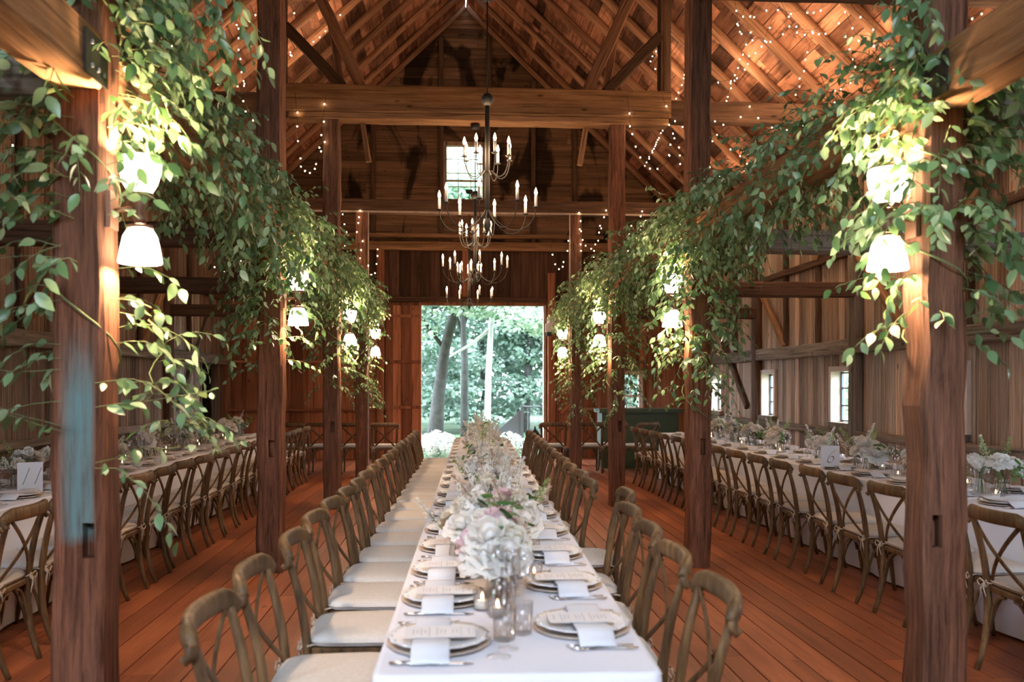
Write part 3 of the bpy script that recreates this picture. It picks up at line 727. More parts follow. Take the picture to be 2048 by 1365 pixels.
# left chairs of the centre table: a chair's local +y is the way it faces
ys = [2.70, 3.30, 3.95, 4.55]
while ys[-1] < 12.5: ys.append(ys[-1] + .54)
NL = len(ys)
for k, y in enumerate(ys):
    r = random.Random(k); p = tpt(y - TY0, -TW / 2 - .235 + r.uniform(-.012, .012))
    chair.put(p, -PI / 2 + TANG + r.uniform(-.05, .05), 'weathered oak cross-back chair left of the centre table, %s from the camera' % ORD[k], 'chairs left of the centre table', 'chair')
ys = [2.91, 3.53, 4.12, 4.76, 5.50, 6.1]; offs = {3: .03, 4: .13}
while ys[-1] < 12.5: ys.append(ys[-1] + .6)
for k, y in enumerate(ys):
    r = random.Random(50 + k); p = tpt(y - TY0, TW / 2 + .0 + offs.get(k, 0) + r.uniform(-.01, .01))
    chair.put(p, PI / 2 + TANG + r.uniform(-.05, .05), 'weathered oak cross-back chair right of the centre table, %s from the camera' % ORD[k], 'chairs right of the centre table', 'chair')
YR_ = [6.35 + .615 * n for n in range(-5, 13)]
YL_ = [5.05 + .58 * n for n in range(-2, 17)]
for k, y in enumerate(YR_):
    r = random.Random(80 + k)
    chair.put((3.12 + r.uniform(-.02, .02), y, 0), -PI / 2 + r.uniform(-.06, .06), 'dark cross-back chair along the right table, %s from the camera' % ORD[k], 'chairs along the right table', 'chair')
for k, y in enumerate(YL_):
    r = random.Random(110 + k)
    chair.put((-2.58 + r.uniform(-.02, .02), y, 0), PI / 2 + r.uniform(-.06, .06), 'dark cross-back chair along the left table, %s from the camera' % ORD[k], 'chairs along the left table', 'chair')
for k, (x, y, rz, lb) in enumerate(((-2.78, 15.95, .0, 'farthest left'), (-2.25, 15.9, .0, 'second from the left'), (-1.70, 15.9, .0, 'partly behind a post left of the door'), (-1.15, 15.85, .02, 'just left of the door'),
                             (1.78, 15.8, -.03, 'just right of the door'), (2.42, 15.8, .04, 'second right of the door'), (2.86, 16.0, .0, 'partly behind a post by the green bar'), (3.3, 15.75, .5, 'turned sideways before the green bar'))):
    chair.put((x, y, 0), rz, 'chair before the back wall, %s' % lb, 'chairs before the back wall', 'chair')

# ------------------------------------------------------------------ tablecloths
def cloth(name, L_, W_, drop_side, drop_end, seed, z=.76):
    """local: table along +y from 0 to L_, centred in x"""
    r = random.Random(seed); mb = MB(); rc = .03
    per = []
    def corner(cx, cy, a0):
        for i in range(5):
            a = a0 + i * PI / 8; per.append((cx + rc * math.cos(a), cy + rc * math.sin(a), math.cos(a), math.sin(a)))
    def edge(x0, y0, x1, y1, nx, ny):
        n = max(1, int(math.hypot(x1 - x0, y1 - y0) / .045))
        for i in range(1, n): per.append((x0 + (x1 - x0) * i / n, y0 + (y1 - y0) * i / n, nx, ny))
    hw = W_ / 2
    corner(hw - rc, rc, -PI / 2); edge(hw, rc, hw, L_ - rc, 1, 0); corner(hw - rc, L_ - rc, 0); edge(hw - rc, L_, -hw + rc, L_, 0, 1)
    corner(-hw + rc, L_ - rc, PI / 2); edge(-hw, L_ - rc, -hw, rc, -1, 0); corner(-hw + rc, rc, PI); edge(-hw + rc, 0, hw - rc, 0, 0, -1)
    n = len(per); ph = 0; fold = []
    for j in range(n):
        ph += r.uniform(.15, .75); fold.append(.5 + .5 * math.sin(ph))
    rows = [(0, -.012, 0), (0.004, -.003, 0), (.0, .008, 0)]
    lv = [0, .01, .04, .12, .25, .45, .7, .85, 1.0]
    vs = [(x - nx * .012, y - ny * .012, z) for x, y, nx, ny in per]
    for q in lv:
        for j, (x, y, nx, ny) in enumerate(per):
            dr = drop_side * abs(nx) + drop_end * abs(ny); 
            o = .004 + .030 * q ** .8 * fold[j] * (1 if dr > .4 else .5)
            vs.append((x + nx * o, y + ny * o, z - .006 - (dr - .006) * q))
    k = len(lv) + 1
    fs = [(i * n + j, (i + 1) * n + j, (i + 1) * n + (j + 1) % n, i * n + (j + 1) % n) for i in range(k - 1) for j in range(n)]
    mb.add(vs, fs, 0, True)
    mb.f.append(tuple(range(n))); mb.m.append(0); mb.s.append(False)
    return mb
o = cloth('c', TL, TW, .245, .735, 1).build('tablecloth', 'cloth', None, (TX0, TY0, 0), (0, 0, TANG))
tag(o, 'white cloth draped along the long centre table', 'tablecloth', 'white tablecloths')
RX, LX = 3.84, -3.25
o = cloth('c', 11.6, .86, .745, .745, 2).build('tablecloth', 'cloth', None, (RX, 3.0, 0)); tag(o, 'white floor length cloth over the long right table', 'tablecloth', 'white tablecloths')
o = cloth('c', 11.3, .86, .745, .745, 3).build('tablecloth', 'cloth', None, (LX, 3.4, 0)); tag(o, 'white floor length cloth over the long left table', 'tablecloth', 'white tablecloths')
# the trestle table under the short side drop of the centre cloth
tb = thing('trestle_table', 'long wooden trestle table under the white centre cloth', 'table', (TX0, TY0, 0), TANG)
MB().bb(-TW / 2 + .03, TW / 2 - .03, .05, TL - .05, .715, .745).build('tabletop', 'beam', tb)
for s in range(6):
    y = .5 + s * 1.94
    mb = MB(); mb.bb(-.25, .25, y - .02, y + .02, .68, .715)
    for a in (-1, 1): mb.tube([(a * .2, y, .69), (a * .26, y, .0)], .015, n=6)
    mb.build('leg', 'iron', tb)

# ------------------------------------------------------------------ table settings (local: diner at -x looking to +x)
def single(name, mb, mats): return Proto(mb.build(name, mats))
mb = MB(); mb.lathe([(0.0, .002), (.10, .003), (.140, .008), (.156, .014), (.153, .009), (.10, .0), (0, 0)], 40)
charger = single('charger_plate', mb, 'charger')
mb = MB(); n = 48; prof = [(0, .016), (.085, .017), (.10, .021), (.13, .027), (.152, .031), (.149, .027), (.10, .0165), (.08, .013), (0, .013)]
vs = [(r * (1 + (.022 * math.cos(16 * 2 * PI * j / n) if r > .14 else 0)) * math.cos(2 * PI * j / n), r * (1 + (.022 * math.cos(16 * 2 * PI * j / n) if r > .14 else 0)) * math.sin(2 * PI * j / n), z) for r, z in prof for j in range(n)]
mb.add(vs, [(i * n + j, i * n + (j + 1) % n, (i + 1) * n + (j + 1) % n, (i + 1) * n + j) for i in range(len(prof) - 1) for j in range(n)], 0, True)
for j in range(16):
    a = 2 * PI * j / 16; mb.lathe([(.0045, -.002), (.0045, .0015), (0, .003)], 6, (.141 * math.cos(a), .141 * math.sin(a), .03), 1)
plate = single('dinner_plate', mb, ['china', 'silver'])
# napkin: strip laid over the plate, hanging over its camera-side rim
mb = MB(); pr = [(-.215, .006), (-.195, .012), (-.17, .026), (-.15, .036), (-.12, .034), (-.06, .026), (.06, .024), (.12, .034), (.15, .036), (.17, .022), (.185, .008)]
vs = []; 
for dz in (0, .007):
    for y, z in pr:
        for x in (-.055, -.052, .0, .052, .055): vs.append((x, y, z + dz - (.003 if abs(x) > .054 else 0) + (.002 if x == 0 else 0)))
K = len(pr); fs = [(d * K * 5 + i * 5 + j, d * K * 5 + i * 5 + j + 1, d * K * 5 + (i + 1) * 5 + j + 1, d * K * 5 + (i + 1) * 5 + j) for d in (0, 1) for i in range(K - 1) for j in range(4)]
fs += [(i * 5 + e, (i + 1) * 5 + e, K * 5 + (i + 1) * 5 + e, K * 5 + i * 5 + e) for i in range(K - 1) for e in (0, 4)]
fs += [(e * 5 + j, e * 5 + j + 1, K * 5 + e * 5 + j + 1, K * 5 + e * 5 + j) for e in (0, K - 1) for j in range(4)]
napkin = single('napkin', mb.add(vs, fs, 0, True), 'napkin')
mb = MB(); mb.bb(-.105, .105, -.062, .062, .0335, .035); r = random.Random(5)
for i in range(15):
    x = .085 - i * .0118
    if i in (1, 5, 9): continue
    w = r.uniform(.02, .046) if i else .03
    y = -w
    while y < w: l = r.uniform(.006, .014); mb.bb(x - .0022, x + .0022, y, min(w, y + l), .035, .0353, 1); y += l + .003
menu = single('menu_card', mb, ['paper', 'ink_soft'])
mb = MB(); mb.tube([(-.11, 0, .006), (-.06, 0, .008), (.0, 0, .007), (.02, 0, .005)], [.006, .009, .007, .005], [.004, .004, .003, .002], n=8)
mb.tube([(.02, 0, .005), (.05, .004, .004), (.09, .004, .004), (.125, -.002, .004)], [.007, .011, .010, .002], [.0015] * 4, n=8)
knife = single('table_knife', mb, 'silver')
mb = MB(); mb.tube([(-.10, 0, .006), (-.06, 0, .007), (.02, 0, .005), (.045, 0, .005), (.06, 0, .004)], [.007, .006, .003, .010, .013], [.002] * 5, n=8)
for q in (-.010, -.0035, .0035, .010): mb.tube([(.058, q, .004), (.08, q, .005), (.10, q * .9, .008)], [.0022, .002, .001], n=5)
fork = single('table_fork', mb, 'silver')
fork2 = Proto(copy_tree(fork.o))
def glass(name, prof): 
    mb = MB(); mb.lathe(prof, 20); return single(name, mb, 'glass')
wine = glass('wine_glass', [(.036, 0), (.035, .003), (.006, .006), (.0035, .02), (.0035, .10), (.01, .108), (.034, .125), (.042, .15), (.040, .19), (.034, .228), (.0335, .228), (.039, .19), (.041, .15), (.033, .127), (.008, .112), (0, .111)])
flute = glass('champagne_flute', [(.032, 0), (.031, .003), (.005, .006), (.0035, .02), (.0035, .09), (.009, .10), (.020, .13), (.025, .17), (.024, .22), (.021, .25), (.0205, .25), (.0235, .22), (.0245, .17), (.018, .13), (0, .103)])
tumb = glass('water_glass', [(.0, .001), (.030, .0), (.033, .002), (.037, .10), (.0365, .10), (.032, .008), (.0, .007)])
TZ = .7605
def setting(P, ang, k, side, mirror=1):
    """P: plate centre on the table; ang: direction the diner looks"""
    R = Matrix.Rotation(ang, 3, 'Z'); r = random.Random(k * 13 + len(side))
    def at(x, y): return Vector(P) + R @ Vector((x, y, 0))
    cs = 1 if mirror > 0 else -1     # the napkin end that drops towards the camera
    e = '%s setting from near end, %s' % (ORD[k], side); j = lambda a: r.uniform(-a, a)
    charger.put(at(0, 0), ang, 'tan charger, ' + e, 'charger plates', 'plate')
    plate.put(at(0, 0), ang + j(.1), 'white scalloped dinner plate, ' + e, 'dinner plates', 'plate')
    napkin.put(at(-.02, 0), ang + (0 if cs > 0 else PI) + j(.04), 'folded white napkin, ' + e, 'napkins', 'napkin')
    q = menu.put(at(.005, 0) + Vector((0, 0, .004)), ang + j(.06), 'printed menu card, ' + e, 'menu cards', 'menu')
    knife.put(at(-.02, -.205 + j(.005)), ang + j(.05), 'silver knife, ' + e, 'table knives', 'cutlery')
    fork.put(at(-.03, .20 + j(.005)), ang + j(.05), 'silver fork, ' + e, 'table forks', 'cutlery')
    if 'centre' in side: fork2.put(at(-.04, .228 + j(.004)), ang + j(.05), 'outer silver fork, ' + e, 'outer table forks', 'cutlery')
    wine.put(at(.185 + j(.012), -.13 + j(.015)), j(3), 'stemmed wine glass, ' + e, 'wine glasses', 'glass')
    flute.put(at(.215 + j(.01), -.055 + j(.012)), j(3), 'slim champagne flute, ' + e, 'champagne flutes', 'glass')
    tumb.put(at(.20 + j(.01), .05 + j(.015)), j(3), 'short water glass, ' + e, 'water glasses', 'glass')
L_D = [2.71, 3.26, 3.74, 4.28, 4.80]
while L_D[-1] < 12.4: L_D.append(L_D[-1] + .535)
R_D = [2.86, 3.48, 4.09, 4.72, 5.33]
while R_D[-1] < 12.4: R_D.append(R_D[-1] + .6)
for k, y in enumerate(L_D): setting(tpt(y - TY0, -.225, TZ), TANG, k, 'left of centre table', 1)
for k, y in enumerate(R_D): setting(tpt(y - TY0, .225, TZ), PI + TANG, k, 'right of centre table', -1)
for k in range(17):
    y = 3.75 + .63 * k
    setting((RX - .24, y, TZ), 0, k, 'aisle side of right table', 1); setting((RX + .24, y + .05, TZ), PI, k, 'wall side of right table', -1)
    y = 4.0 + .62 * k
    setting((LX + .24, y, TZ), PI, k, 'aisle side of left table', -1); setting((LX - .24, y + .05, TZ), 0, k, 'wall side of left table', 1)

# ------------------------------------------------------------------ flowers
def petal(mb, c, ax, out, ln, wd, cup, mi=0, nu=3, nv=4):
    """petal rooted at c, growing along ax and curling towards out"""
    ax = Vector(ax).normalized(); sd = ax.cross(out).normalized(); out = sd.cross(ax).normalized(); vs = []
    for i in range(nv):
        v = i / (nv - 1)
        for j in range(nu):
            u = -1 + 2 * j / (nu - 1); w = wd * (math.sin(PI * (.15 + .62 * v)) ** .8) * .5
            vs.append(Vector(c) + ax * (ln * v * (1 - .12 * u * u)) + sd * (u * w) + out * (cup * ln * (v * v) - .35 * w * (u * u) * -1 * (1 if cup < .4 else -.3)))
    mb.add(vs, [(i * nu + j, i * nu + j + 1, (i + 1) * nu + j + 1, (i + 1) * nu + j) for i in range(nv - 1) for j in range(nu - 1)], mi, True)
def rose(R=.05, seed=0):
    r = random.Random(seed); mb = MB()
    mb.lathe([(0, -R * .55), (R * .5, -R * .35), (R * .72, 0), (R * .55, R * .4), (R * .2, R * .62), (0, R * .64)], 12)
    for k, (el, n, l, o) in enumerate(((-.55, 7, 1.35, .55), (-.2, 7, 1.25, .35), (.15, 7, 1.15, .15), (.5, 6, 1.0, -.05), (.85, 5, .8, -.3), (1.15, 4, .55, -.4))):
        for q in range(n):
            a = 2 * PI * (q + .5 * (k % 2) + r.uniform(-.12, .12)) / n
            d = Vector((math.cos(a), math.sin(a), 0)); up = Vector((0, 0, 1))
            c = d * (R * .45 * math.cos(el)) + up * (R * .35 * math.sin(el) - R * .35)
            petal(mb, c, d * math.cos(max(el, .25) + .1) + up * math.sin(max(el, .25) + .25), d - up * .2, R * l, R * 1.25, o)
    return mb
def puff(R=.045, seed=0):
    r = random.Random(seed); mb = MB()
    mb.lathe([(0, -R * .7), (R * .6, -R * .4), (R * .75, 0), (R * .6, R * .4), (0, R * .7)], 10)
    for q in range(70):
        z = r.uniform(-.6, 1); a = r.uniform(0, 2 * PI); s = math.sqrt(1 - z * z); d = Vector((s * math.cos(a), s * math.sin(a), z))
        t = d.cross(Vector((r.gauss(0, 1), r.gauss(0, 1), r.gauss(0, 1)))).normalized()
        petal(mb, d * R * .62, (d + t * .9), d, R * .55, R * .55, r.uniform(-.2, .5), nv=3)
    return mb
def plume(H=.16, seed=0, mat=None):
    r = random.Random(seed); mb = MB()
    mb.tube([(0, 0, -H * .4), (0, 0, H)], .0015, n=4, mi=1)
    for q in range(90):
        t = r.random() ** .8; w = .035 * (1 - t) + .004; a = r.uniform(0, 2 * PI); d = Vector((math.cos(a), math.sin(a), .6))
        c = Vector((0, 0, H * (t * 1.05 - .1))) + Vector((math.cos(a), math.sin(a), .5)) * w * r.uniform(.3, 1)
        petal(mb, c, d, Vector((0, 0, 1)), .013, .010, .3, nv=2)
    return mb
def leafspray(seed=0, n=9, ln=.06):
    r = random.Random(seed); mb = MB(); mb.tube([(0, 0, -.08), (.01, 0, .05), (.03, 0, .13)], .0018, n=4, mi=1)
    for q in range(n):
        t = q / n; a = q * 2.4; d = Vector((math.cos(a), math.sin(a), r.uniform(-.1, .6)))
        petal(mb, (.02 * t, 0, -.02 + .15 * t), d, Vector((0, 0, -1)), ln * r.uniform(.7, 1.1), ln * .55, .25, nu=3, nv=4)
    return mb
MESH = {'rose_bloom': [(rose(.055, s).mesh('rose_bloom', 'petal_w')) for s in range(2)] + [rose(.045, 5).mesh('rose_bloom', 'petal_c')],
        'peony_bloom': [rose(.062, 9).mesh('peony_bloom', 'petal_w'), rose(.05, 10).mesh('peony_bloom', 'petal_p')],
        'carnation_bloom': [puff(.042, s).mesh('carnation_bloom', m) for s, m in ((1, 'petal_w'), (2, 'petal_c'), (3, 'petal_w'))],
        'white_stock': [plume(.17, s).mesh('white_stock', [m, 'stemg']) for s, m in ((1, 'petal_w'), (2, 'petal_w'))],
        'blush_plume': [plume(.15, 7).mesh('blush_plume', ['plume', 'stemg'])],
        'green_sprig': [plume(.16, 8).mesh('green_sprig', ['sprig', 'stemg'])],
        'leaf_spray': [leafspray(s).mesh('leaf_spray', ['leaf_f', 'stemg']) for s in range(2)]}
mb = MB(); mb.lathe([(0, .001), (.034, 0), (.038, .004), (.036, .06), (.03, .10), (.033, .125), (.032, .125), (.029, .10), (.034, .06), (.035, .007), (0, .006)], 20)
VASE = mb.mesh('vase', 'glass')
mb = MB(); r = random.Random(4)
for i in range(9):
    a = r.uniform(0, 6.3); mb.tube([(.02 * math.cos(a), .02 * math.sin(a), .01), (-.01 * math.cos(a), .01 * math.sin(a), .12), (.04 * math.cos(a + 2), .04 * math.sin(a + 2), .2)], .0018, n=5)
STEMS = mb.mesh('stems', 'stemg')
WHITE = ['rose_bloom', 'carnation_bloom', 'carnation_bloom', 'white_stock', 'rose_bloom', 'leaf_spray', 'carnation_bloom', 'green_sprig', 'white_stock', 'rose_bloom', 'carnation_bloom', 'leaf_spray', 'green_sprig', 'carnation_bloom', 'rose_bloom', 'white_stock', 'carnation_bloom', 'rose_bloom', 'leaf_spray', 'green_sprig']
def bouquet(loc, label, seed, rad=.16, n=11, sy=1.2, hz=.13, recipe=None, group='flower arrangements'):
    r = random.Random(seed); t = thing('flower_arrangement', label, 'flowers', loc, 0, group)
    for q in range(3 if rad > .13 else 1):
        a = q * 2.1 + seed; d = .55 * rad if rad > .13 else 0
        v = link('vase', VASE, t, (d * math.cos(a) * .7, d * math.sin(a), 0)); v.scale = (1, 1, r.uniform(.85, 1.15)); link('stems', STEMS, v, (0, 0, 0), (0, 0, r.uniform(0, 6)))
    kinds = recipe or r.sample(['rose_bloom'] * 3 + ['peony_bloom'] * 2 + ['carnation_bloom'] * 7 + ['white_stock'] * 6 + ['blush_plume'] * 2 + ['green_sprig'] * 1 + ['leaf_spray'] * 2, 23)
    pts = []
    for q in range(n):
        for _ in range(30):
            u = math.sqrt(r.random()); a = r.uniform(0, 2 * PI); p = Vector((u * rad * .85 * math.cos(a), u * rad * sy * math.sin(a), hz + .10 * (1 - u * u) + r.uniform(0, .05)))
            if all((p - o).length > .062 for o in pts): break
        pts.append(p); nm = kinds[q % len(kinds)] if q < len(kinds) else r.choice(kinds)
        o = link(nm, r.choice(MESH[nm]), t); tilt = u * .9
        hgt = {'white_stock': -.02, 'blush_plume': -.02, 'green_sprig': 0, 'leaf_spray': -.04}.get(nm, 0)
        o.location = p + Vector((0, 0, hgt)); d = Vector((math.cos(a) * tilt, math.sin(a) * tilt, 1)).normalized()
        o.rotation_mode = 'QUATERNION'; o.rotation_quaternion = d.to_track_quat('Z', 'Y') @ Matrix.Rotation(r.uniform(0, 6), 3, 'Z').to_quaternion()
        s = r.uniform(.8, 1.15); o.scale = (s, s, s)
    return t
# centre table, from the camera
cen = [(3.30, -.03, .12, 13, .16, 'large white roses'), (3.95, -.14, .15, 13, .13, 'pale pink and white blooms'), (4.35, .07, .16, 14, .13, 'blush plumes and roses')]
y = 4.95
while y < 12.9: cen.append((y, rnd.uniform(-.05, .06), .155, 15, .14, rnd.choice(['white stock and roses', 'white carnations', 'blush plumes', 'cream roses']))); y += .56
for k, (y, v, rad, n, hz, ds) in enumerate(cen):
    rec = None
    if k == 0: rec = ['peony_bloom', 'rose_bloom', 'peony_bloom', 'rose_bloom', 'rose_bloom', 'leaf_spray', 'leaf_spray', 'rose_bloom', 'peony_bloom', 'carnation_bloom', 'rose_bloom', 'rose_bloom', 'leaf_spray']
    bouquet(tpt(y - TY0, v, TZ), 'vases of %s, %s arrangement along the centre table' % (ds, ORD[k]), 300 + k, rad, n, 1.35, hz, rec)
for k, y in enumerate((4.9, 6.1, 7.05, 8.1, 9.06, 10.4, 11.2, 11.95, 12.8, 13.6)):
    bouquet((RX - .02, y, TZ), 'glass vases of white flowers on the right table, %s from the camera' % ORD[k], 330 + k, .21 if y in (6.1, 8.1) else .155, 20 if y in (6.1, 8.1) else 13, 1.3, .15, WHITE)
for k, y in enumerate((5.6, 7.06, 7.7, 8.8, 9.9, 11.0, 12.1, 13.2, 14.0)):
    bouquet((LX, y, TZ), 'glass vases of white flowers on the left table, %s from the camera' % ORD[k], 350 + k, .155, 12, 1.3, .15, WHITE)
# votive candles
v0 = thing('votive_candle', 'x', 'candle')
MB().lathe([(0, .001), (.028, 0), (.031, .003), (.033, .07), (.032, .07), (.029, .006), (0, .005)], 18).build('glass_cup', 'glass', v0)
MB().lathe([(.0, .007), (.027, .007), (.027, .035), (.004, .033), (0, .033)], 14).build('wax', 'wax', v0)
MB().lathe([(0, .034), (.004, .039), (.005, .045), (.003, .054), (0, .062)], 8).build('flame', 'flame', v0)
vot = Proto(v0)
k = 0
for y, v in ((3.02, -.04), (3.12, -.09), (3.55, .12), (3.62, .05), (3.75, -.12), (4.2, -.1), (4.6, .12), (4.62, .05), (5.2, -.12), (5.8, .12), (6.3, -.12), (6.9, .13), (7.5, -.12), (8.1, .12), (8.8, -.1), (9.5, .12), (10.2, -.1), (11, .1), (11.8, -.1)):
    vot.put(tpt(y - TY0, v, TZ), 0, 'lit votive candle on the centre table, %s from the camera' % ORD[k], 'votive candles', 'candle'); k += 1
for k in range(14):
    vot.put((RX - .10 + .2 * (k % 2), 4.6 + .68 * k, TZ), 0, 'lit votive candle on the right table, %s from the camera' % ORD[k], 'votive candles', 'candle')
    vot.put((LX + .10 - .2 * (k % 2), 4.9 + .66 * k, TZ), 0, 'lit votive candle on the left table, %s from the camera' % ORD[k], 'votive candles', 'candle')
# table number cards
def numcard(loc, rz, txt, lab):
    t = thing('table_number_card', lab, 'card', loc, rz, 'table number cards')
    MB().box((0, 0, .115), (.165, .003, .21)).build('card', 'paper', t)
    MB().bb(-.045, .045, -.02, .02, 0, .018).build('stand', 'beam_dark', t)
    cu = bpy.data.curves.new('numeral', 'FONT'); cu.body = txt; cu.size = .19; cu.shear = .45; cu.align_x = 'CENTER'; cu.extrude = .0006; cu.offset = -.0055
    o = link('numeral', cu, t, (-.01, -.0028, .055), (PI / 2, 0, 0)); o.scale = (.8, 1, 1)
    bpy.context.view_layer.update()
    me = bpy.data.meshes.new_from_object(o.evaluated_get(bpy.context.evaluated_depsgraph_get())); me.materials.clear(); me.materials.append(M['ink'])
    q = link('numeral', me, t, o.location, o.rotation_euler); q.scale = o.scale; bpy.data.objects.remove(o); q.name = 'numeral'
numcard((3.50, 8.12, TZ), -.42, '6', 'white table number card with a looping numeral on the right table')
numcard((-3.05, 6.75, TZ), .45, '11', 'white table number card with slanted strokes on the left table')

# ------------------------------------------------------------------ sconces
def make_sconce():
    t = thing('wall_sconce', 'x', 'lamp')      # local +x away from the post, origin on the post face at mid height
    MB().bb(0, .018, -.045, .045, -.075, .075).build('backplate', 'sconce_metal', t)
    mb = MB(); mb.tube([(.015, 0, 0), (.08, 0, .01), (.12, 0, 0)], .010, n=8); mb.lathe([(.02, -.055), (.028, -.03), (.014, 0), (.028, .03), (.02, .055)], 12, (.12, 0, 0), capb=True, capt=True)
    mb.lathe([(.02, -.055), (.05, -.06), (.052, -.072)], 14, (.12, 0, 0)); mb.lathe([(.052, .072), (.05, .06), (.02, .055)], 14, (.12, 0, 0))
    mb.build('arm', 'sconce_metal', t)
    MB().lathe([(.030, .068), (.046, .075), (.066, .11), (.080, .16), (.083, .205), (.080, .218), (.077, .205), (.074, .16), (.060, .113), (.040, .08)], 24, (.12, 0, 0)).build('glass_shade', 'shade', t)
    MB().lathe([(.030, -.068), (.050, -.078), (.066, -.105), (.076, -.15), (.086, -.21), (.083, -.214), (.072, -.15), (.062, -.108), (.04, -.085)], 24, (.12, 0, 0)).build('glass_shade', 'shade', t)
    return t
sc = Proto(make_sconce())
def point(name, loc, energy, col, rad):
    l = bpy.data.lights.new(name, 'POINT'); l.energy = energy; l.color = col; l.shadow_soft_size = rad
    o = bpy.data.objects.new(name, l); COL.objects.link(o); o.location = loc; return o
WARM = (1, .66, .40)
E_UP, E_DN, E_CH = 110, 75, 13
for i, Y in enumerate(ROWS):
    for sd, X, s in (('left', XL, 1), ('right', XR, -1)):
        ex = .03 if (s > 0 and i == 0) else (-.05 if i == 0 else 0)
        y = Y - .03; xb = X + s * .105
        sc.put((xb, y, 2.25), 0 if s > 0 else PI, 'double lit glass wall lamp on the %s post, %s along the row' % (sd, ORD[i]), 'post sconces', 'lamp')
        xs = xb + s * .12
        point('sconce_light', (xs, y, 2.41), E_UP, WARM, .03); point('sconce_light', (xs, y, 2.09), E_DN, WARM, .03)

# ------------------------------------------------------------------ chandeliers
def make_chand():
    t = thing('chandelier', 'x', 'chandelier')     # origin at the suspension ball (world z 3.94)
    mb = MB(); mb.tube([(0, 0, -.05), (0, 0, -1.02)], [.020, .020], n=12); mb.lathe([(0, -1.14), (.016, -1.1), (.03, -1.06), (.028, -1.03), (.02, -1.0)], 12); mb.build('stem', 'bronze', t)
    MB().lathe([(.0, .052), (.03, .045), (.052, .015), (.055, -.01), (.04, -.04), (.02, -.055), (0, -.056)], 16).build('ball', 'bronze', t)
    mb = MB(); mb.tube([(0, 0, .05), (0, 0, .84)], .006, n=6); mb.build('rod', 'iron', t)
    MB().lathe([(0, .82), (.03, .825), (.055, .84), (.06, .885), (0, .89)], 16).build('ceiling_canopy', 'black', t)
    for tier, (R, z, z0, dip, n) in enumerate(((.20, -.50, -.62, .17, 8), (.41, -.92, -.93, .20, 8))):
        for q in range(n):
            a = 2 * PI * (q + .35 + .4 * tier) / n; d = Vector((math.cos(a), math.sin(a), 0)); Z = Vector((0, 0, 1))
            pts = [d * .015 + Z * z0, d * R * .2 + Z * (z - dip * .55), d * R * .5 + Z * (z - dip), d * R * .82 + Z * (z - dip * .85), d * R * .985 + Z * (z - dip * .35), d * R + Z * z]
            p2 = []
            for i in range(len(pts) - 1):
                p2 += [pts[i], pts[i].lerp(pts[i + 1], .5)]
            p2.append(pts[-1]); q2 = [p2[0]] + [(p2[i - 1] + p2[i] * 2 + p2[i + 1]) / 4 for i in range(1, len(p2) - 1)] + [p2[-1]]
            arm = MB().tube(q2, .0042, n=6).build('arm', 'bronze', t)
            c = d * R + Z * z
            MB().lathe([(.006, -.004), (.022, 0), (.028, .006), (.026, .007), (.02, .003), (0, .003)], 14, c).build('drip_pan', 'bronze', arm)
            MB().lathe([(.0, .004), (.0125, .004), (.0125, .10), (0, .10)], 10, c).build('candle_sleeve', 'sleeve', arm)
            MB().lathe([(.006, .10), (.0135, .118), (.014, .128), (.009, .148), (.003, .165), (0, .170)], 10, c).build('flame_bulb', 'bulb', arm)
    return t
ch = Proto(make_chand())
for k, (Y, lb) in enumerate(((ROWS[1] - .03, 'two tier bronze candle chandelier hanging nearest, before the gable window'), (ROWS[2] - .02, 'middle candle chandelier hanging from the tie beam canopy'), (ROWS[3], 'farthest and lowest looking candle chandelier, just above the doorway'))):
    ch.put((AX, Y, 3.94), .3 * k, lb, 'candle chandeliers', 'chandelier')
    for dx in (-.12, .12): point('chandelier_light', (AX + dx, Y, 3.50), E_CH, WARM, .15)
    for a in range(4): point('chandelier_light', (AX + .38 * math.cos(a * PI / 2 + .5), Y + .38 * math.sin(a * PI / 2 + .5), 3.22), E_CH * .5, WARM, .1)

# ------------------------------------------------------------------ string lights
bulb_me = MB().lathe([(0, -.010), (.006, -.007), (.0085, 0), (.006, .007), (0, .010)], 8).mesh('bulb', 'fairy')
def string(pts, label, sag=.0, step=.15, seed=0):
    r = random.Random(seed); P = []
    for a, b in zip(pts, pts[1:]):
        n = max(4, int((b - a).length / .12))
        for i in range(n):
            u = i / n; p = a.lerp(b, u); p = p + Vector((0, 0, -sag * 4 * u * (1 - u))); P.append(p)
    P.append(pts[-1]); base = P[0].copy()
    t = thing('string_light', label, 'string lights', base, 0, 'fairy light strings')
    MB().tube([p - base for p in P], .0022, n=4).build('wire', 'iron', t)
    acc = 0; nb = 0
    for a, b in zip(P, P[1:]):
        d = (b - a).length; acc += d
        if acc > step * r.uniform(.75, 1.3) and nb < 98: acc = 0; nb += 1; link('bulb', bulb_me, t, b - base + Vector((r.uniform(-.015, .015), r.uniform(-.015, .015), -.018)))
STR = []
def S(pts, label, sag=0, step=.15): STR.append((pts, label, sag, step))
rf = lambda *a: [on_roof(x, y, 1) for x, y in a]
lf = lambda *a: [on_roof(x, y, -1) for x, y in a]
S(rf((1560, 0), (1625, 60), (1690, 20), (1745, 90), (1800, 130)), 'fairy light string swagging on the upper right roof, nearest the front post', .12)
S(rf((1490, 10), (1470, 40), (1520, 75), (1580, 50), (1640, 50)), 'fairy light string zigzagging high on the right roof near the picture top', .1)
S(rf((1700, 5), (1745, 40), (1755, 75), (1795, 100)), 'short fairy light string on the far upper right roof', .05)
S(rf((1470, 0), (1480, 60), (1500, 63), (1465, 155), (1440, 240)), 'fairy light string dropping beside the second right post', .03)
S(rf((1620, 85), (1600, 155), (1590, 190), (1655, 240)), 'fairy light string falling down the middle of the right roof', .05)
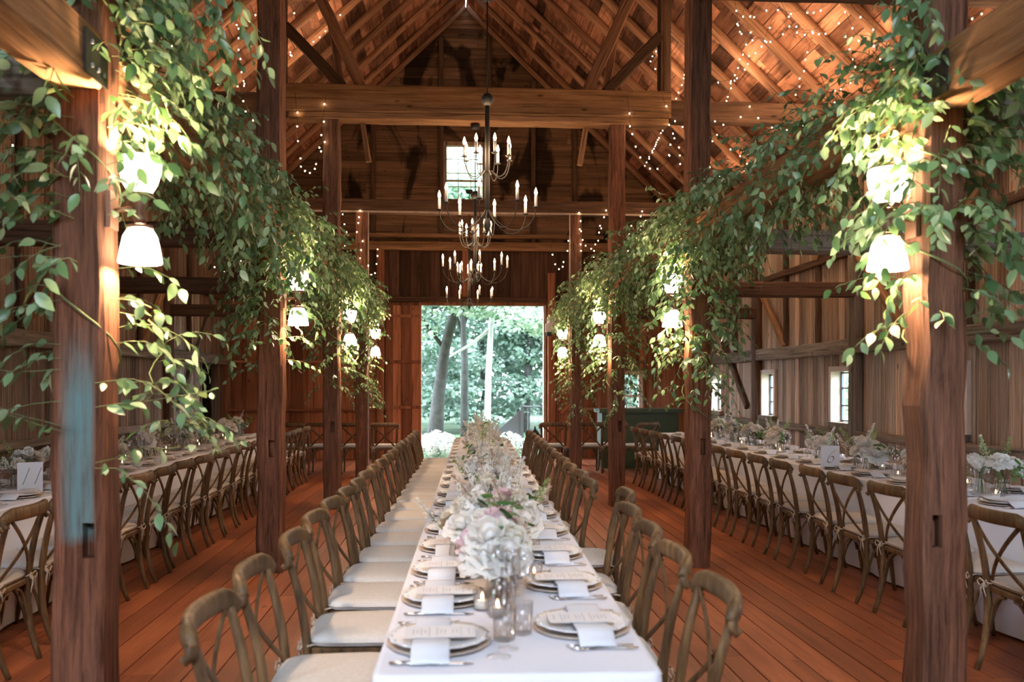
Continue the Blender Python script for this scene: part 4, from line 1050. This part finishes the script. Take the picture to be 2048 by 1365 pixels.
S(rf((1545, 35), (1500, 110), (1460, 160), (1375, 130)), 'fairy light string crossing rafters right of the second post', .1)
S(rf((1372, 130), (1365, 160), (1350, 200), (1290, 330)), 'fairy light string left of the second right post on the roof', .02)
on3 = lambda *a: [on_y(x, y, ROWS[2] - .16) for x, y in a]
on4 = lambda *a: [on_y(x, y, ROWS[3] - .14) for x, y in a]
onb = lambda *a: [on_y(x, y, YB - .25) for x, y in a]
S(on3((1254, 190), (1262, 250), (1272, 300), (1298, 335), (1335, 325), (1350, 240), (1370, 250)), 'fairy light string looping below the right end of the tie beam', .03)
S(on3((1325, 190), (1345, 262), (1360, 300), (1362, 325), (1330, 300)), 'second fairy light loop below the right end of the tie beam', .02)
S(on3((1365, 205), (1430, 240), (1500, 210), (1560, 248), (1620, 230)), 'fairy light string along the right outer tie beam', .12)
S(on3((1440, 250), (1480, 310), (1530, 320), (1580, 330)), 'fairy light string hanging under the right outer tie beam', .1)
S(on3((590, 185), (596, 250), (600, 300), (612, 340), (632, 335), (645, 240), (652, 190)), 'fairy light string looping below the left end of the tie beam', .03)
S(on3((480, 170), (492, 220), (510, 240), (518, 300), (525, 340)), 'fairy light string beside the second left post', .03)
S(lf((470, 10), (478, 60), (500, 40), (512, 15)), 'fairy light string on the upper left roof', .05)
S(lf((475, 60), (482, 130), (490, 170), (400, 155)), 'fairy light string falling down the left roof', .04)
S(lf((310, 5), (335, 40), (345, 90), (400, 175)), 'fairy light string behind the front left vines', .04)
S(on4((684, 415), (690, 455), (705, 478), (716, 455), (722, 405)), 'fairy light swag left of the fourth frame, first loop', .02, .12)
S(on4((684, 470), (700, 540), (712, 545), (725, 480)), 'fairy light swag left of the fourth frame, lower loop', .02, .12)
S(on4((757, 482), (755, 510), (750, 540), (744, 555), (735, 520)), 'fairy light string hanging beside the pale post edge', .01, .12)
S(on4((1102, 490), (1108, 520), (1122, 540), (1134, 500), (1136, 480)), 'fairy light swag right of the door, first loop', .02, .12)
S(on4((1155, 403), (1160, 440), (1163, 500), (1175, 542), (1190, 500), (1204, 455), (1215, 405)), 'fairy light swag right of the door, second loop', .02, .12)
S(on4((1160, 450), (1166, 485), (1190, 497), (1200, 450)), 'fairy light swag right of the door, small inner loop', .02, .12)
S(on4((1230, 455), (1262, 450), (1255, 500), (1290, 440), (1280, 410), (1282, 480)), 'fairy light tangle right of the third right post', .04, .12)
S(on4((1410, 560), (1460, 590), (1490, 570), (1550, 580)), 'fairy light string low over the right aisle', .1)
S([on_y(-10, 225, 8.2), on_y(60, 310, 8.6), on_y(108, 345, 9.0), on_y(135, 335, 9.4)], 'fairy light string swagging before the left wall', .08, .2)
S([on_y(0, 228, 8.2), on_y(60, 238, 8.6), on_y(130, 230, 9.0)], 'short fairy light string above the left wall braces', .03, .5)
S(on4((420, 505), (440, 540), (480, 520), (520, 545)), 'fairy light string behind the left garland', .08)
S(rf((1665, 0), (1600, 20), (1540, 5), (1500, 30)), 'fairy light string along the top edge of the right roof', .06)
S(rf((1860, 20), (1930, 30), (1975, 10), (2040, 15)), 'fairy light string behind the front right post top', .06)
S(rf((1700, 240), (1660, 180), (1720, 140), (1690, 70)), 'fairy light string near the vines on the right roof', .06)
S(rf((1330, 60), (1300, 120), (1340, 170)), 'short fairy light string between the tie beam brace and the second post', .04)
S(rf((1440, 260), (1400, 300), (1440, 350), (1500, 330)), 'fairy light string low on the right roof behind the vines', .06)
S(lf((600, 5), (560, 60), (585, 110), (540, 150)), 'fairy light string on the left roof behind the second post', .05)
S(lf((690, 10), (650, 60), (600, 90)), 'short fairy light string left of the roof peak', .05)
S(on3((655, 255), (640, 300), (625, 345), (600, 330)), 'small fairy light tangle left of the third left post', .02)
for k, a in enumerate(STR):
    string(a[0], a[1], a[2], a[3] * .85, k)
    c = sum(a[0], Vector()) / len(a[0])
    if c.z > 4.9: point('string_glow', c + Vector((0, -.1, -.35)), 17, WARM, .35)

# ------------------------------------------------------------------ vines
LT = [(0, 0, 0)]
for u_, w_, e_ in ((.10, .13, .02), (.30, .245, .05), (.55, .26, .04), (.80, .15, .0)):
    for q_ in (1, 0, -1): LT.append((u_, w_ * q_, (e_ if q_ else -.02) - .16 * u_ * u_))
LT.append((1.04, 0, -.2)); LT = np.array(LT, float)
LF = [(0, 2, 1), (0, 3, 2)] + [(1 + 3 * r_ + c_, 2 + 3 * r_ + c_, 5 + 3 * r_ + c_, 4 + 3 * r_ + c_) for r_ in range(3) for c_ in (0, 1)] + [(10, 11, 13), (11, 12, 13)]
LT_S = np.array([(0, 0, 0), (.25, .24, .05), (.25, -.24, .05), (.62, .26, .03), (.62, -.26, .03), (1.05, 0, -.15)], float)
LF_S = [(0, 2, 1), (1, 2, 4, 3), (3, 4, 5)]
def leaves_mesh(name, P, D, NN, SZ, mat, T=LT, F=LF, wd=1.0):
    """P base points, D directions, NN rough normals, SZ lengths"""
    P = np.asarray(P); D = np.asarray(D); NN = np.asarray(NN); SZ = np.asarray(SZ)
    D = D / np.linalg.norm(D, axis=1, keepdims=True)
    S_ = np.cross(NN, D); S_ /= (np.linalg.norm(S_, axis=1, keepdims=True) + 1e-9); U = np.cross(D, S_)
    V = P[:, None, :] + SZ[:, None, None] * (T[None, :, 0:1] * D[:, None, :] + wd * T[None, :, 1:2] * S_[:, None, :] + T[None, :, 2:3] * U[:, None, :])
    n = len(P); k = len(T); V = V.reshape(-1, 3)
    ls = np.array([i for f in F for i in f]); lens = np.array([len(f) for f in F])
    loops = (ls[None, :] + (np.arange(n) * k)[:, None]).ravel(); lt = np.tile(lens, n); st = np.concatenate(([0], np.cumsum(lt)[:-1]))
    me = bpy.data.meshes.new(name); me.vertices.add(len(V)); me.vertices.foreach_set('co', V.ravel())
    me.loops.add(len(loops)); me.loops.foreach_set('vertex_index', loops.astype(np.int32))
    me.polygons.add(len(lt)); me.polygons.foreach_set('loop_start', st.astype(np.int32)); me.polygons.foreach_set('loop_total', lt.astype(np.int32))
    me.polygons.foreach_set('use_smooth', np.ones(len(lt), bool)); me.materials.append(M[mat]); me.update(calc_edges=True); me.validate()
    return me
class Vine:
    def __init__(s, seed): s.r = random.Random(seed); s.P = []; s.D = []; s.N = []; s.S = []; s.stem = MB()
    def strand(s, p, d, ln, size=.07, grav=.9, wander=.35, gap=.034, stem=True):
        r = s.r; p = Vector(p); d = Vector(d).normalized(); n = max(3, int(ln / gap)); pts = [p.copy()]; side = r.choice([-1, 1])
        for i in range(n):
            d = (d + Vector((r.gauss(0, wander), r.gauss(0, wander), r.gauss(0, wander) - grav)) * .16).normalized()
            p = p + d * gap; pts.append(p.copy())
            if r.random() < .1: continue
            side = -side; h = d.cross(Vector((0, 0, 1)))
            if h.length < .2: h = Vector((r.gauss(0, 1), r.gauss(0, 1), 0))
            h.normalize(); h = (h + Vector((r.gauss(0, .5), r.gauss(0, .5), 0))).normalized()
            ld = (d * .55 + h * side * r.uniform(.5, 1.1) + Vector((0, 0, -r.uniform(.15, .9)))).normalized()
            s.P.append(p + ld * .008); s.D.append(ld); s.N.append(Vector((r.gauss(0, .6), r.gauss(0, .6) - .15, .8 + r.gauss(0, .4)))); s.S.append(size * r.uniform(.55, 1.15))
        if stem: s.stem.tube(pts[::2] if len(pts) > 4 else pts, .0022, n=3, caps=False)
        return p
    def done(s, label, name='vine_garland', group='vine garlands'):
        t = thing(name, label, 'vine', (0, 0, 0), 0, group)
        c = s.P[0]; t.location = c
        P = np.array([tuple(p - c) for p in s.P])
        link('foliage', leaves_mesh('foliage', P, [tuple(x) for x in s.D], [tuple(x) for x in s.N], s.S, 'leaf', wd=1.0), t)
        s.stem.v = [(a - c.x, b - c.y, e - c.z) for a, b, e in s.stem.v]
        s.stem.build('stem', 'vine_stem', t); return t
def beam_garland(X, s, y0, y1, seed, label, dens=70, f0=1.0, f1=1.0):
    v = Vine(seed); r = v.r; n = int((y1 - y0) * dens); u_ = 0
    # main runner twisting around the beam
    pts = [(X + .15 * math.cos(i * .5), y0 + (y1 - y0) * i / 60, 2.85 + .16 * math.sin(i * .5)) for i in range(61)]
    v.stem.tube(pts, .006, n=5)
    for q in range(n):
        u = r.random(); dn = f0 + (f1 - f0) * u
        if r.random() > dn: continue
        y = y0 + (y1 - y0) * u; a = r.uniform(0, 2 * PI); c = Vector((X + .14 * math.cos(a), y, 2.88 + .15 * math.sin(a)))
        d = Vector((math.cos(a) * 1.0 + s * .25, r.uniform(-.6, .6), math.sin(a) * .6 + .15))
        v.strand(c, d, r.choice([.18, .28, .36, .5]) * r.uniform(.8, 1.2) * (.8 if y0 < 5 else 1), .06, grav=r.uniform(.5, 1.2))
    return v.done(label)
def post_garland(X, Y, s, z0, z1, n, seed, label, spread=.3, low=.25, size=.068, tend=()):
    """leaves around a post from z1 (top) down to z0, thinner at the bottom"""
    v = Vine(seed); r = v.r
    pts = [(X + .13 * math.cos(i * .45 + seed), Y + .13 * math.sin(i * .45 + seed), z1 - (z1 - z0) * i / 40) for i in range(41)]
    v.stem.tube(pts, .005, n=5)
    for q in range(n):
        u = r.random() ** (1 / (1 + 1.0 - low)) if low < 1 else r.random()
        z = z0 + (z1 - z0) * u; a = r.uniform(0, 2 * PI); c = Vector((X + .12 * math.cos(a), Y + .12 * math.sin(a), z))
        d = Vector((math.cos(a), math.sin(a) * .8 - .15, r.uniform(-.1, .6)))
        v.strand(c, d, spread * r.uniform(.5, 1.3), size * r.uniform(.9, 1.05), grav=r.uniform(.5, 1.3))
    for (x, y, z, dx, dy, dz, ln, sz, g) in tend: v.strand((x, y, z), (dx, dy, dz), ln, sz, grav=g, wander=.9, gap=.045)
    return v.done(label)
# lengthwise garlands
bays = [(3.75, 7.5), (7.6, 11.3), (11.4, 15.1)]
for i, (a, b) in enumerate(bays):
    for X, s, sd in ((XL, 1, 'left'), (XR, -1, 'right')):
        beam_garland(X, s, a, b, 500 + i * 2 + (s > 0), 'leafy vine garland along the %s lengthwise beam, %s bay from the camera' % (sd, ORD[i]), 135 if i == 0 else 95, .75 if i == 0 else 1.0)
# vines on the posts
tl = []
r = random.Random(9)
Yp = ROWS[0]
for k in range(13):      # long loose tendrils trailing left of the front left post
    z = r.uniform(1.35, 2.6); tl.append((XL - .05, Yp - .12, z, -1, -.25, r.uniform(.1, .7), r.uniform(.45, .8), .075, r.uniform(.5, 1.3)))
for k in range(4): tl.append((XL + .08, Yp - .12, r.uniform(1.2, 1.8), .8, -.2, r.uniform(-.1, .3), r.uniform(.4, .6), .075, r.uniform(.3, .8)))
for k in range(9): tl.append((XL + .12, Yp - .1, 2.22 + .05 * k, .9, -.5, .4, r.uniform(.16, .3), .072, 1.0))
for k in range(9): tl.append((XL - .0, Yp - .12, 2.2 + .08 * k, -1 if k % 2 else -.6, -.25, .45, r.uniform(.4, .65), .078, .6))
post_garland(XL, Yp, 1, 1.45, 3.35, 95, 600, 'loose large leaved vine climbing the front left post', .34, .1, .078, tl)
tl = []
for k in range(12): tl.append((XR + .08, Yp - .1, r.uniform(1.7, 2.9), 1, -.25, r.uniform(0, .5), r.uniform(.4, .7), .078, r.uniform(.4, 1.0)))
post_garland(XR, Yp, -1, 1.72, 2.95, 165, 601, 'dense vine wrapped around the front right post', .32, .0, .075, tl)
tl = [(XR - .1, Yp - .1, 1.75, -.7, -.3, .0, .35, .08, .6)]
post_garland(XL, ROWS[1], 1, 1.62, 3.1, 190, 602, 'thick vine cluster on the second left post', .38, .0, .068)
post_garland(XR, ROWS[1], -1, 1.25, 3.1, 240, 603, 'thick vine cluster on the second right post', .38, .15, .068)
post_garland(XL, ROWS[2], 1, 1.45, 3.1, 170, 604, 'vine cluster on the third left post', .34, .1, .065)
post_garland(XR, ROWS[2], -1, 1.15, 3.1, 200, 605, 'vine cluster on the third right post', .34, .2, .065)
post_garland(XL, ROWS[3], 1, 1.0, 3.1, 170, 606, 'vine cluster on the fourth left post', .34, .25, .065)
post_garland(XR, ROWS[3], -1, .95, 3.1, 170, 607, 'vine cluster on the fourth right post', .34, .25, .065)
# hanging vines at the top left and right of the front frame
v = Vine(620)
for q in range(46):
    c = on_y(v.r.uniform(235, 455), v.r.uniform(-60, 60), v.r.uniform(4.0, 4.7)); v.strand(c, (v.r.uniform(-.6, .6), v.r.uniform(-.5, .5), -.2), v.r.uniform(.2, .5), .07, grav=1.2)
v.done('hanging vine sprays at the top left above the front post', 'hanging_vine')
v = Vine(621)
for q in range(26):
    c = on_y(v.r.uniform(1800, 1850), v.r.uniform(-40, 150), v.r.uniform(3.6, 3.9)); v.strand(c, (v.r.uniform(-.6, .3), v.r.uniform(-.5, .5), -.2), v.r.uniform(.2, .4), .07, grav=1.2)
v.done('narrow vine strand climbing above the front right post', 'hanging_vine')
v = Vine(622)
for q in range(20): 
    c = Vector((v.r.uniform(-1.42, -1.0), v.r.uniform(4.4, 7.2), v.r.uniform(2.65, 2.8))); v.strand(c, (v.r.uniform(-.2, .5), v.r.uniform(-.3, .3), -.5), v.r.uniform(.3, .6), .066, grav=1.3)
v.done('long vine tendrils hanging between the first two left posts', 'hanging_vine')
v = Vine(623)
for q in range(14): 
    c = Vector((v.r.uniform(1.7, 2.05), v.r.uniform(4.4, 7.2), v.r.uniform(2.65, 2.8))); v.strand(c, (v.r.uniform(-.5, .2), v.r.uniform(-.3, .3), -.5), v.r.uniform(.25, .5), .066, grav=1.3)
v.done('long vine tendrils hanging between the first two right posts', 'hanging_vine')
v = Vine(624)
p0 = on_y(296, 640, 4.0); p1 = on_y(345, 850, 4.15); run = [p0.lerp(p1, q / 10) + Vector((.05 * math.sin(q * .9), .03 * math.sin(q * .6), 0)) for q in range(11)]
v.stem.tube(run, .004, n=5)
for q in range(17):
    v.strand(run[v.r.choice([2, 4, 6, 7, 8, 9, 9, 10, 10])], (v.r.uniform(-.4, .9), v.r.uniform(-.3, .3), .15), v.r.uniform(.14, .34), .06, grav=1.0)
v.done('low loose vine end trailing beside the front left post', 'hanging_vine')

# ------------------------------------------------------------------ furniture and odd things at the back
t = thing('bar_counter', 'dark green panelled bar counter in the back right corner', 'counter', (3.5, 16.75, 0))
MB().bb(-.72, .72, -.25, .3, 0, 1.03).build('body', 'green_paint', t)
MB().bb(-.78, .78, -.31, .34, 1.03, 1.10).build('counter_top', 'green_paint', t)
for q in (-.36, .36):
    mb = MB(); mb.bb(q - .31, q + .31, -.262, -.25, .12, .17); mb.bb(q - .31, q + .31, -.262, -.25, .88, .93); mb.bb(q - .31, q - .26, -.262, -.25, .17, .88); mb.bb(q + .26, q + .31, -.262, -.25, .17, .88); mb.build('panel', 'green_paint', t)
t = thing('waste_bin', 'black bin on the floor before the back wall', 'bin', (2.35, 17.3, 0))
MB().lathe([(0, .0), (.17, 0), (.19, .30), (.2, .31), (.185, .31), (.165, .02), (0, .02)], 20).build('body', 'black', t)
# wedge panel right of the door
p = on_y(1091, 650, 17.2)
mb = MB(); vs = []
for yy in (-.06, .06): vs += [(0, yy, -.14), (.42, yy, -.14), (.42, yy, .28), (0, yy, .02)]
mb.add(vs, [(0, 1, 2, 3), (7, 6, 5, 4), (0, 4, 5, 1), (1, 5, 6, 2), (2, 6, 7, 3), (3, 7, 4, 0)])
t = thing('white_bracket', 'white wedge shaped panel mounted right of the barn door', 'panel', (p.x, 17.2, p.z))
mb.build('panel', 'white_paint', t); MB().bb(.02, .12, -.05, .05, -.22, -.14).build('mount', 'iron', t)
MB().bb(.36, .42, .06, YB - 17.2, .0, .06).build('bracket_arm', 'iron', t)

# ------------------------------------------------------------------ outside
GZ = -.25
o = MB().bb(-70, 80, YB + .2, 120, GZ - .1, GZ).build('ground', 'ground'); tag(o, 'green forest ground outside the barn', kind='structure')
o = MB().bb(-70, 80, -60, YB + .2, GZ - .12, GZ - .02).build('ground', 'grass'); tag(o, 'grass around the barn', kind='structure')
def cluster(mb_, c, R, n, size, r, P, D, NN, SZ, flat=1.0):
    for _ in range(n):
        z = r.uniform(-1, 1); a = r.uniform(0, 2 * PI); s = math.sqrt(max(0, 1 - z * z)); q = r.random() ** .4
        p = (c[0] + R[0] * q * s * math.cos(a), c[1] + R[1] * q * s * math.sin(a), c[2] + R[2] * q * z)
        P.append(p); D.append((r.gauss(0, 1), r.gauss(0, 1), r.gauss(0, .5) - .35)); NN.append((r.gauss(0, .5), r.gauss(0, .5) - .2, 1)); SZ.append(size * r.uniform(.6, 1.3))
def tree(name, label, base, path, rad, blobs, nleaf, size, seed, trunk='bark', leafm='tree1', branches=(), group='trees outside'):
    r = random.Random(seed); t = thing(name, label, 'tree', base, 0, group)
    mb = MB(); mb.tube(path, rad, n=10, up=(0, 1, 0))
    for b in branches: mb.tube(b, [.06, .045, .025, .015][:len(b)], n=6, up=(0, 1, 0))
    mb.build('trunk', trunk, t)
    P, D, NN, SZ = [], [], [], []; vol = sum(b[1][0] * b[1][1] for b in blobs)
    for c, R in blobs: cluster(None, c, R, int(nleaf * R[0] * R[1] / vol), size, r, P, D, NN, SZ)
    link('foliage', leaves_mesh('foliage', np.array(P), np.array(D), np.array(NN), SZ, leafm, LT_S, LF_S, wd=1.5), t); return t
def blobs(r, n, cx, cy, cz, sx, sy, sz, R):
    return [((cx + r.uniform(-sx, sx), cy + r.uniform(-sy, sy), cz + r.uniform(-sz, sz)), (R * r.uniform(.7, 1.3), R * r.uniform(.7, 1.3), R * r.uniform(.25, .45))) for _ in range(n)]
r = random.Random(77)
B = on_y(868, 900, 25.5)
tree('maple_tree', 'grey leaning tree trunk under a spreading pale green crown', (B.x, 25.5, GZ), [(0, 0, 0), (.12, 0, 1.4), (.3, 0, 2.8), (.65, 0, 4.2), (1.3, 0, 5.6), (2.0, 0, 7.0)], [.26, .18, .15, .13, .10, .07],
     blobs(r, 26, .8, -.6, 6.2, 3.4, 1.6, 2.4, 1.3) + [((-.9, -1.5, 3.3), (1.1, .8, .6)), ((-.4, -1.6, 4.2), (1.5, .8, .8)), ((-1.2, -1.4, 2.6), (.7, .6, .45)), ((.9, -1.5, 4.3), (1.2, .8, .5)), ((1.9, -1.5, 4.0), (1.0, .8, .5))], 26000, .13, 1, 'bark', 'tree1',
     [[(.3, 0, 2.8), (-.6, -.2, 4.0), (-1.3, -.4, 5.4)], [(.65, 0, 4.2), (1.9, -.4, 4.9), (3.2, -.6, 5.3)]])
B = on_y(928, 890, 28.5)
tree('slender_tree', 'slim forked tree in the middle of the doorway view', (B.x, 28.5, GZ), [(0, 0, 0), (.02, 0, 2.5), (-.05, 0, 4.2), (-.3, 0, 6.5), (-.5, 0, 8.5)], [.13, .11, .09, .07, .04],
     blobs(r, 22, 0, 0, 7.0, 2.6, 1.5, 2.0, 1.2), 14000, .13, 2, 'bark', 'tree1', [[(-.02, 0, 3.6), (.3, 0, 5.0), (.7, 0, 7.2)], [(0, 0, 3.2), (-.5, 0, 4.8), (-.8, 0, 6.8)]])
B = on_y(974, 880, 27.0)
tree('birch_tree', 'white barked birch right of the doorway centre', (B.x, 27.0, GZ), [(0, 0, 0), (.04, 0, 2.0), (.12, 0, 3.6), (.3, 0, 5.2), (.6, 0, 7.5)], [.095, .09, .08, .06, .03],
     blobs(r, 20, .9, -.4, 6.4, 2.4, 1.4, 1.8, 1.2), 14000, .13, 3, 'birch', 'tree1', [[(.12, 0, 3.5), (-.5, 0, 3.0), (-1.2, 0, 2.6)], [(.2, 0, 4.3), (.8, 0, 5.6), (1.3, 0, 6.8)]])
tree('maple_tree', 'bright leafy branches hanging down at the right of the doorway view', (5.6, 25.0, GZ), [(0, 0, 0), (-.1, 0, 3), (-.3, 0, 6), (-.8, 0, 8.5)], [.24, .2, .14, .06],
     blobs(r, 22, -2.2, -.8, 6.0, 2.6, 1.6, 2.6, 1.2) + [((-2.9, -1.0, 3.6), (1.0, .8, .6)), ((-2.3, -1.0, 2.9), (.8, .7, .6)), ((-3.6, -1.2, 4.4), (1.3, .8, .6)), ((-2.2, -1.0, 2.2), (.6, .6, .5))], 24000, .13, 4, 'bark', 'tree1', [[(-.1, 0, 4.5), (-1.4, -.4, 4.9), (-2.6, -.6, 4.0)]])
spots = [(-7, 33), (-4.2, 36), (-1.6, 33.5), (.6, 37), (2.8, 34), (5.0, 36), (7.6, 33), (-2.8, 42), (1.6, 43), (4.6, 42), (-6, 45), (8.5, 44), (10.5, 37), (-10, 38)]
place = ['far left', 'left beyond the clearing', 'behind the leaning trunk', 'behind the slim tree', 'behind the birch', 'right of the birch', 'behind the railing', 'deep left', 'deep centre', 'deep right', 'deepest left', 'deepest right', 'far right', 'outermost left']
for k, (x, y) in enumerate(spots):
    rr = random.Random(700 + k); lean = rr.uniform(-.5, .5)
    bl = blobs(rr, 16, lean, 0, 6.5, 2.2, 1.8, 3.5, 1.5) + blobs(rr, 7, 0, 0, 1.6, 2.2, 1.2, 1.4, 1.0)
    tree('forest_tree', 'dark forest tree behind the doorway trees, ' + place[k], (x, y, GZ), [(0, 0, 0), (lean * .3, 0, 3), (lean, 0, 7), (lean * 1.5, 0, 11)], [.16, .13, .10, .04], bl, 16000, .17, 710 + k, 'bark' if k % 3 else 'birch', 'tree2')
for k, (x, y) in enumerate(((15.5, 17.5), (14, 24.5), (13.5, 29), (19, 15.5), (16, 33))):
    rr = random.Random(800 + k)
    tree('side_tree', 'leafy tree outside the right wall windows, %s from the camera' % ORD[[1, 2, 3, 0, 4][k]], (x, y, GZ), [(0, 0, 0), (.1, 0, 2), (.2, 0, 5)], [.15, .12, .05], blobs(rr, 12, 0, 0, 2.9, 1.8, 1.8, 2.0, 1.0), 3500, .2, 810 + k, 'bark', 'tree1')
rr = random.Random(66); P, D, NN, SZ = [], [], [], []
for q in range(60): cluster(None, (rr.uniform(-22, 26), rr.uniform(50, 56), rr.uniform(0, 15)), (2.8, 1.5, 2.4), 1500, .26, rr, P, D, NN, SZ)
o = link('thicket_foliage', leaves_mesh('foliage', np.array(P), np.array(D), np.array(NN), SZ, 'tree2', LT_S, LF_S, wd=1.6)); tag(o, 'dense forest foliage closing the view far behind the trees', 'foliage', kind='stuff')
# hydrangea bushes
HYD = leaves_mesh('flower_head', *(lambda r: (np.array([(lambda v: tuple(v * .09))(Vector((r.gauss(0, 1), r.gauss(0, 1), r.gauss(0, 1))).normalized()) for _ in range(90)]), np.array([(r.gauss(0, 1), r.gauss(0, 1), r.gauss(0, 1)) for _ in range(90)]), np.array([(r.gauss(0, 1), r.gauss(0, 1), 1) for _ in range(90)]), [r.uniform(.03, .05) for _ in range(90)]))(random.Random(3)), 'hyd', LT_S, LF_S, wd=1.6)
for k, (px, Y, lb) in enumerate(((856, 19.9, 'left of the doorway'), (884, 19.7, 'just left of the centre table end'), (1018, 20.3, 'right of the centre table end'), (870, 20.6, 'behind the first two'))):
    B = on_y(px, 905, Y); t = thing('hydrangea_bush', 'white hydrangea bush outside the door, ' + lb, 'bush', (B.x, Y, GZ), 0, 'hydrangea bushes')
    rr = random.Random(900 + k); P, D, NN, SZ = [], [], [], []
    cluster(None, (0, 0, .28), (.35, .35, .3), 500, .08, rr, P, D, NN, SZ)
    link('foliage', leaves_mesh('foliage', np.array(P), np.array(D), np.array(NN), SZ, 'tree1', LT_S, LF_S, wd=1.4), t)
    for q in range(17):
        a = rr.uniform(0, 6.28); u = rr.random() ** .5 * .36
        o = link('flower_head', HYD, t, (u * math.cos(a), u * math.sin(a) - .05, .42 + .26 * (1 - (u / .36) ** 2) + rr.uniform(-.08, .05))); o.scale = (rr.uniform(.8, 1.2),) * 3
# stair railing outside
t = thing('stair_railing', 'grey metal stair railing outside the right door edge', 'railing', (1.62, 20.6, GZ))
MB().box((0, 0, .65), (.07, .07, 1.32)).build('post', 'rail_grey', t)
mb = MB(); mb.tube([(.02, 0, 1.3), (1.6, 0, 1.3)], .018, n=6); mb.tube([(.02, 0, .15), (1.6, 0, .15)], .014, n=6)
for q in range(1, 12): mb.tube([(.13 * q, 0, .15), (.13 * q, 0, 1.3)], .008, n=5)
mb.build('balusters', 'rail_grey', t)
mb = MB(); mb.add([(0, -.02, 1.25), (-.72, -.02, .62), (-.72, -.02, 0), (0, -.02, 0), (0, .02, 1.25), (-.72, .02, .62), (-.72, .02, 0), (0, .02, 0)], [(0, 1, 2, 3), (7, 6, 5, 4), (0, 4, 5, 1), (1, 5, 6, 2), (2, 6, 7, 3), (3, 7, 4, 0)])
mb.build('side_panel', 'rail_grey', t)
# lantern by the door
t = thing('lantern', 'black pyramid topped lantern by the right edge of the doorway', 'lantern', (1.60, 17.2, 0), 0)
mb = MB()
for a in (-1, 1):
    for b in (-1, 1): mb.bb(a * .12 - .01, a * .12 + .01, b * .12 - .01, b * .12 + .01, 0, .5)
mb.bb(-.14, .14, -.14, .14, 0, .03); mb.bb(-.14, .14, -.14, .14, .48, .5); mb.build('frame', 'black', t)
mb = MB(); mb.add([(-.17, -.17, .5), (.17, -.17, .5), (.17, .17, .5), (-.17, .17, .5), (0, 0, .72)], [(0, 1, 4), (1, 2, 4), (2, 3, 4), (3, 0, 4), (3, 2, 1, 0)]); mb.lathe([(.02, .70), (.015, .74), (0, .76)], 8); mb.build('roof', 'black', t)
MB().lathe([(0, .03), (.04, .03), (.04, .24), (0, .24)], 12).build('candle', 'wax', t)

# ------------------------------------------------------------------ light
w = bpy.data.worlds.new('World'); SC.world = w; w.use_nodes = True; nt = w.node_tree; nt.nodes.clear()
out = nt.nodes.new('ShaderNodeOutputWorld'); bg = nt.nodes.new('ShaderNodeBackground')
tc = nt.nodes.new('ShaderNodeTexCoord'); sp = nt.nodes.new('ShaderNodeSeparateXYZ'); rp = nt.nodes.new('ShaderNodeValToRGB')
nt.links.new(tc.outputs['Generated'], sp.inputs[0]); nt.links.new(sp.outputs['Z'], rp.inputs[0])
rp.color_ramp.elements[0].position = 0; rp.color_ramp.elements[0].color = (.68, .80, .99, 1)
rp.color_ramp.elements[1].position = .7; rp.color_ramp.elements[1].color = (.80, .92, 1.08, 1)
nt.links.new(rp.outputs[0], bg.inputs[0]); bg.inputs[1].default_value = 22.0; nt.links.new(bg.outputs[0], out.inputs[0])

SC.view_settings.view_transform = 'Standard'; SC.view_settings.look = 'None'; SC.view_settings.gamma = 1; SC.view_settings.use_curve_mapping = False
SC.view_settings.exposure = 0.24
cy = SC.cycles
cy.max_bounces = 6; cy.diffuse_bounces = 3; cy.glossy_bounces = 2; cy.transmission_bounces = 3; cy.transparent_max_bounces = 12
cy.caustics_reflective = False; cy.caustics_refractive = False; cy.sample_clamp_indirect = 6; cy.sample_clamp_direct = 0
cy.use_denoising = True; cy.use_adaptive_sampling = True; cy.adaptive_threshold = .02
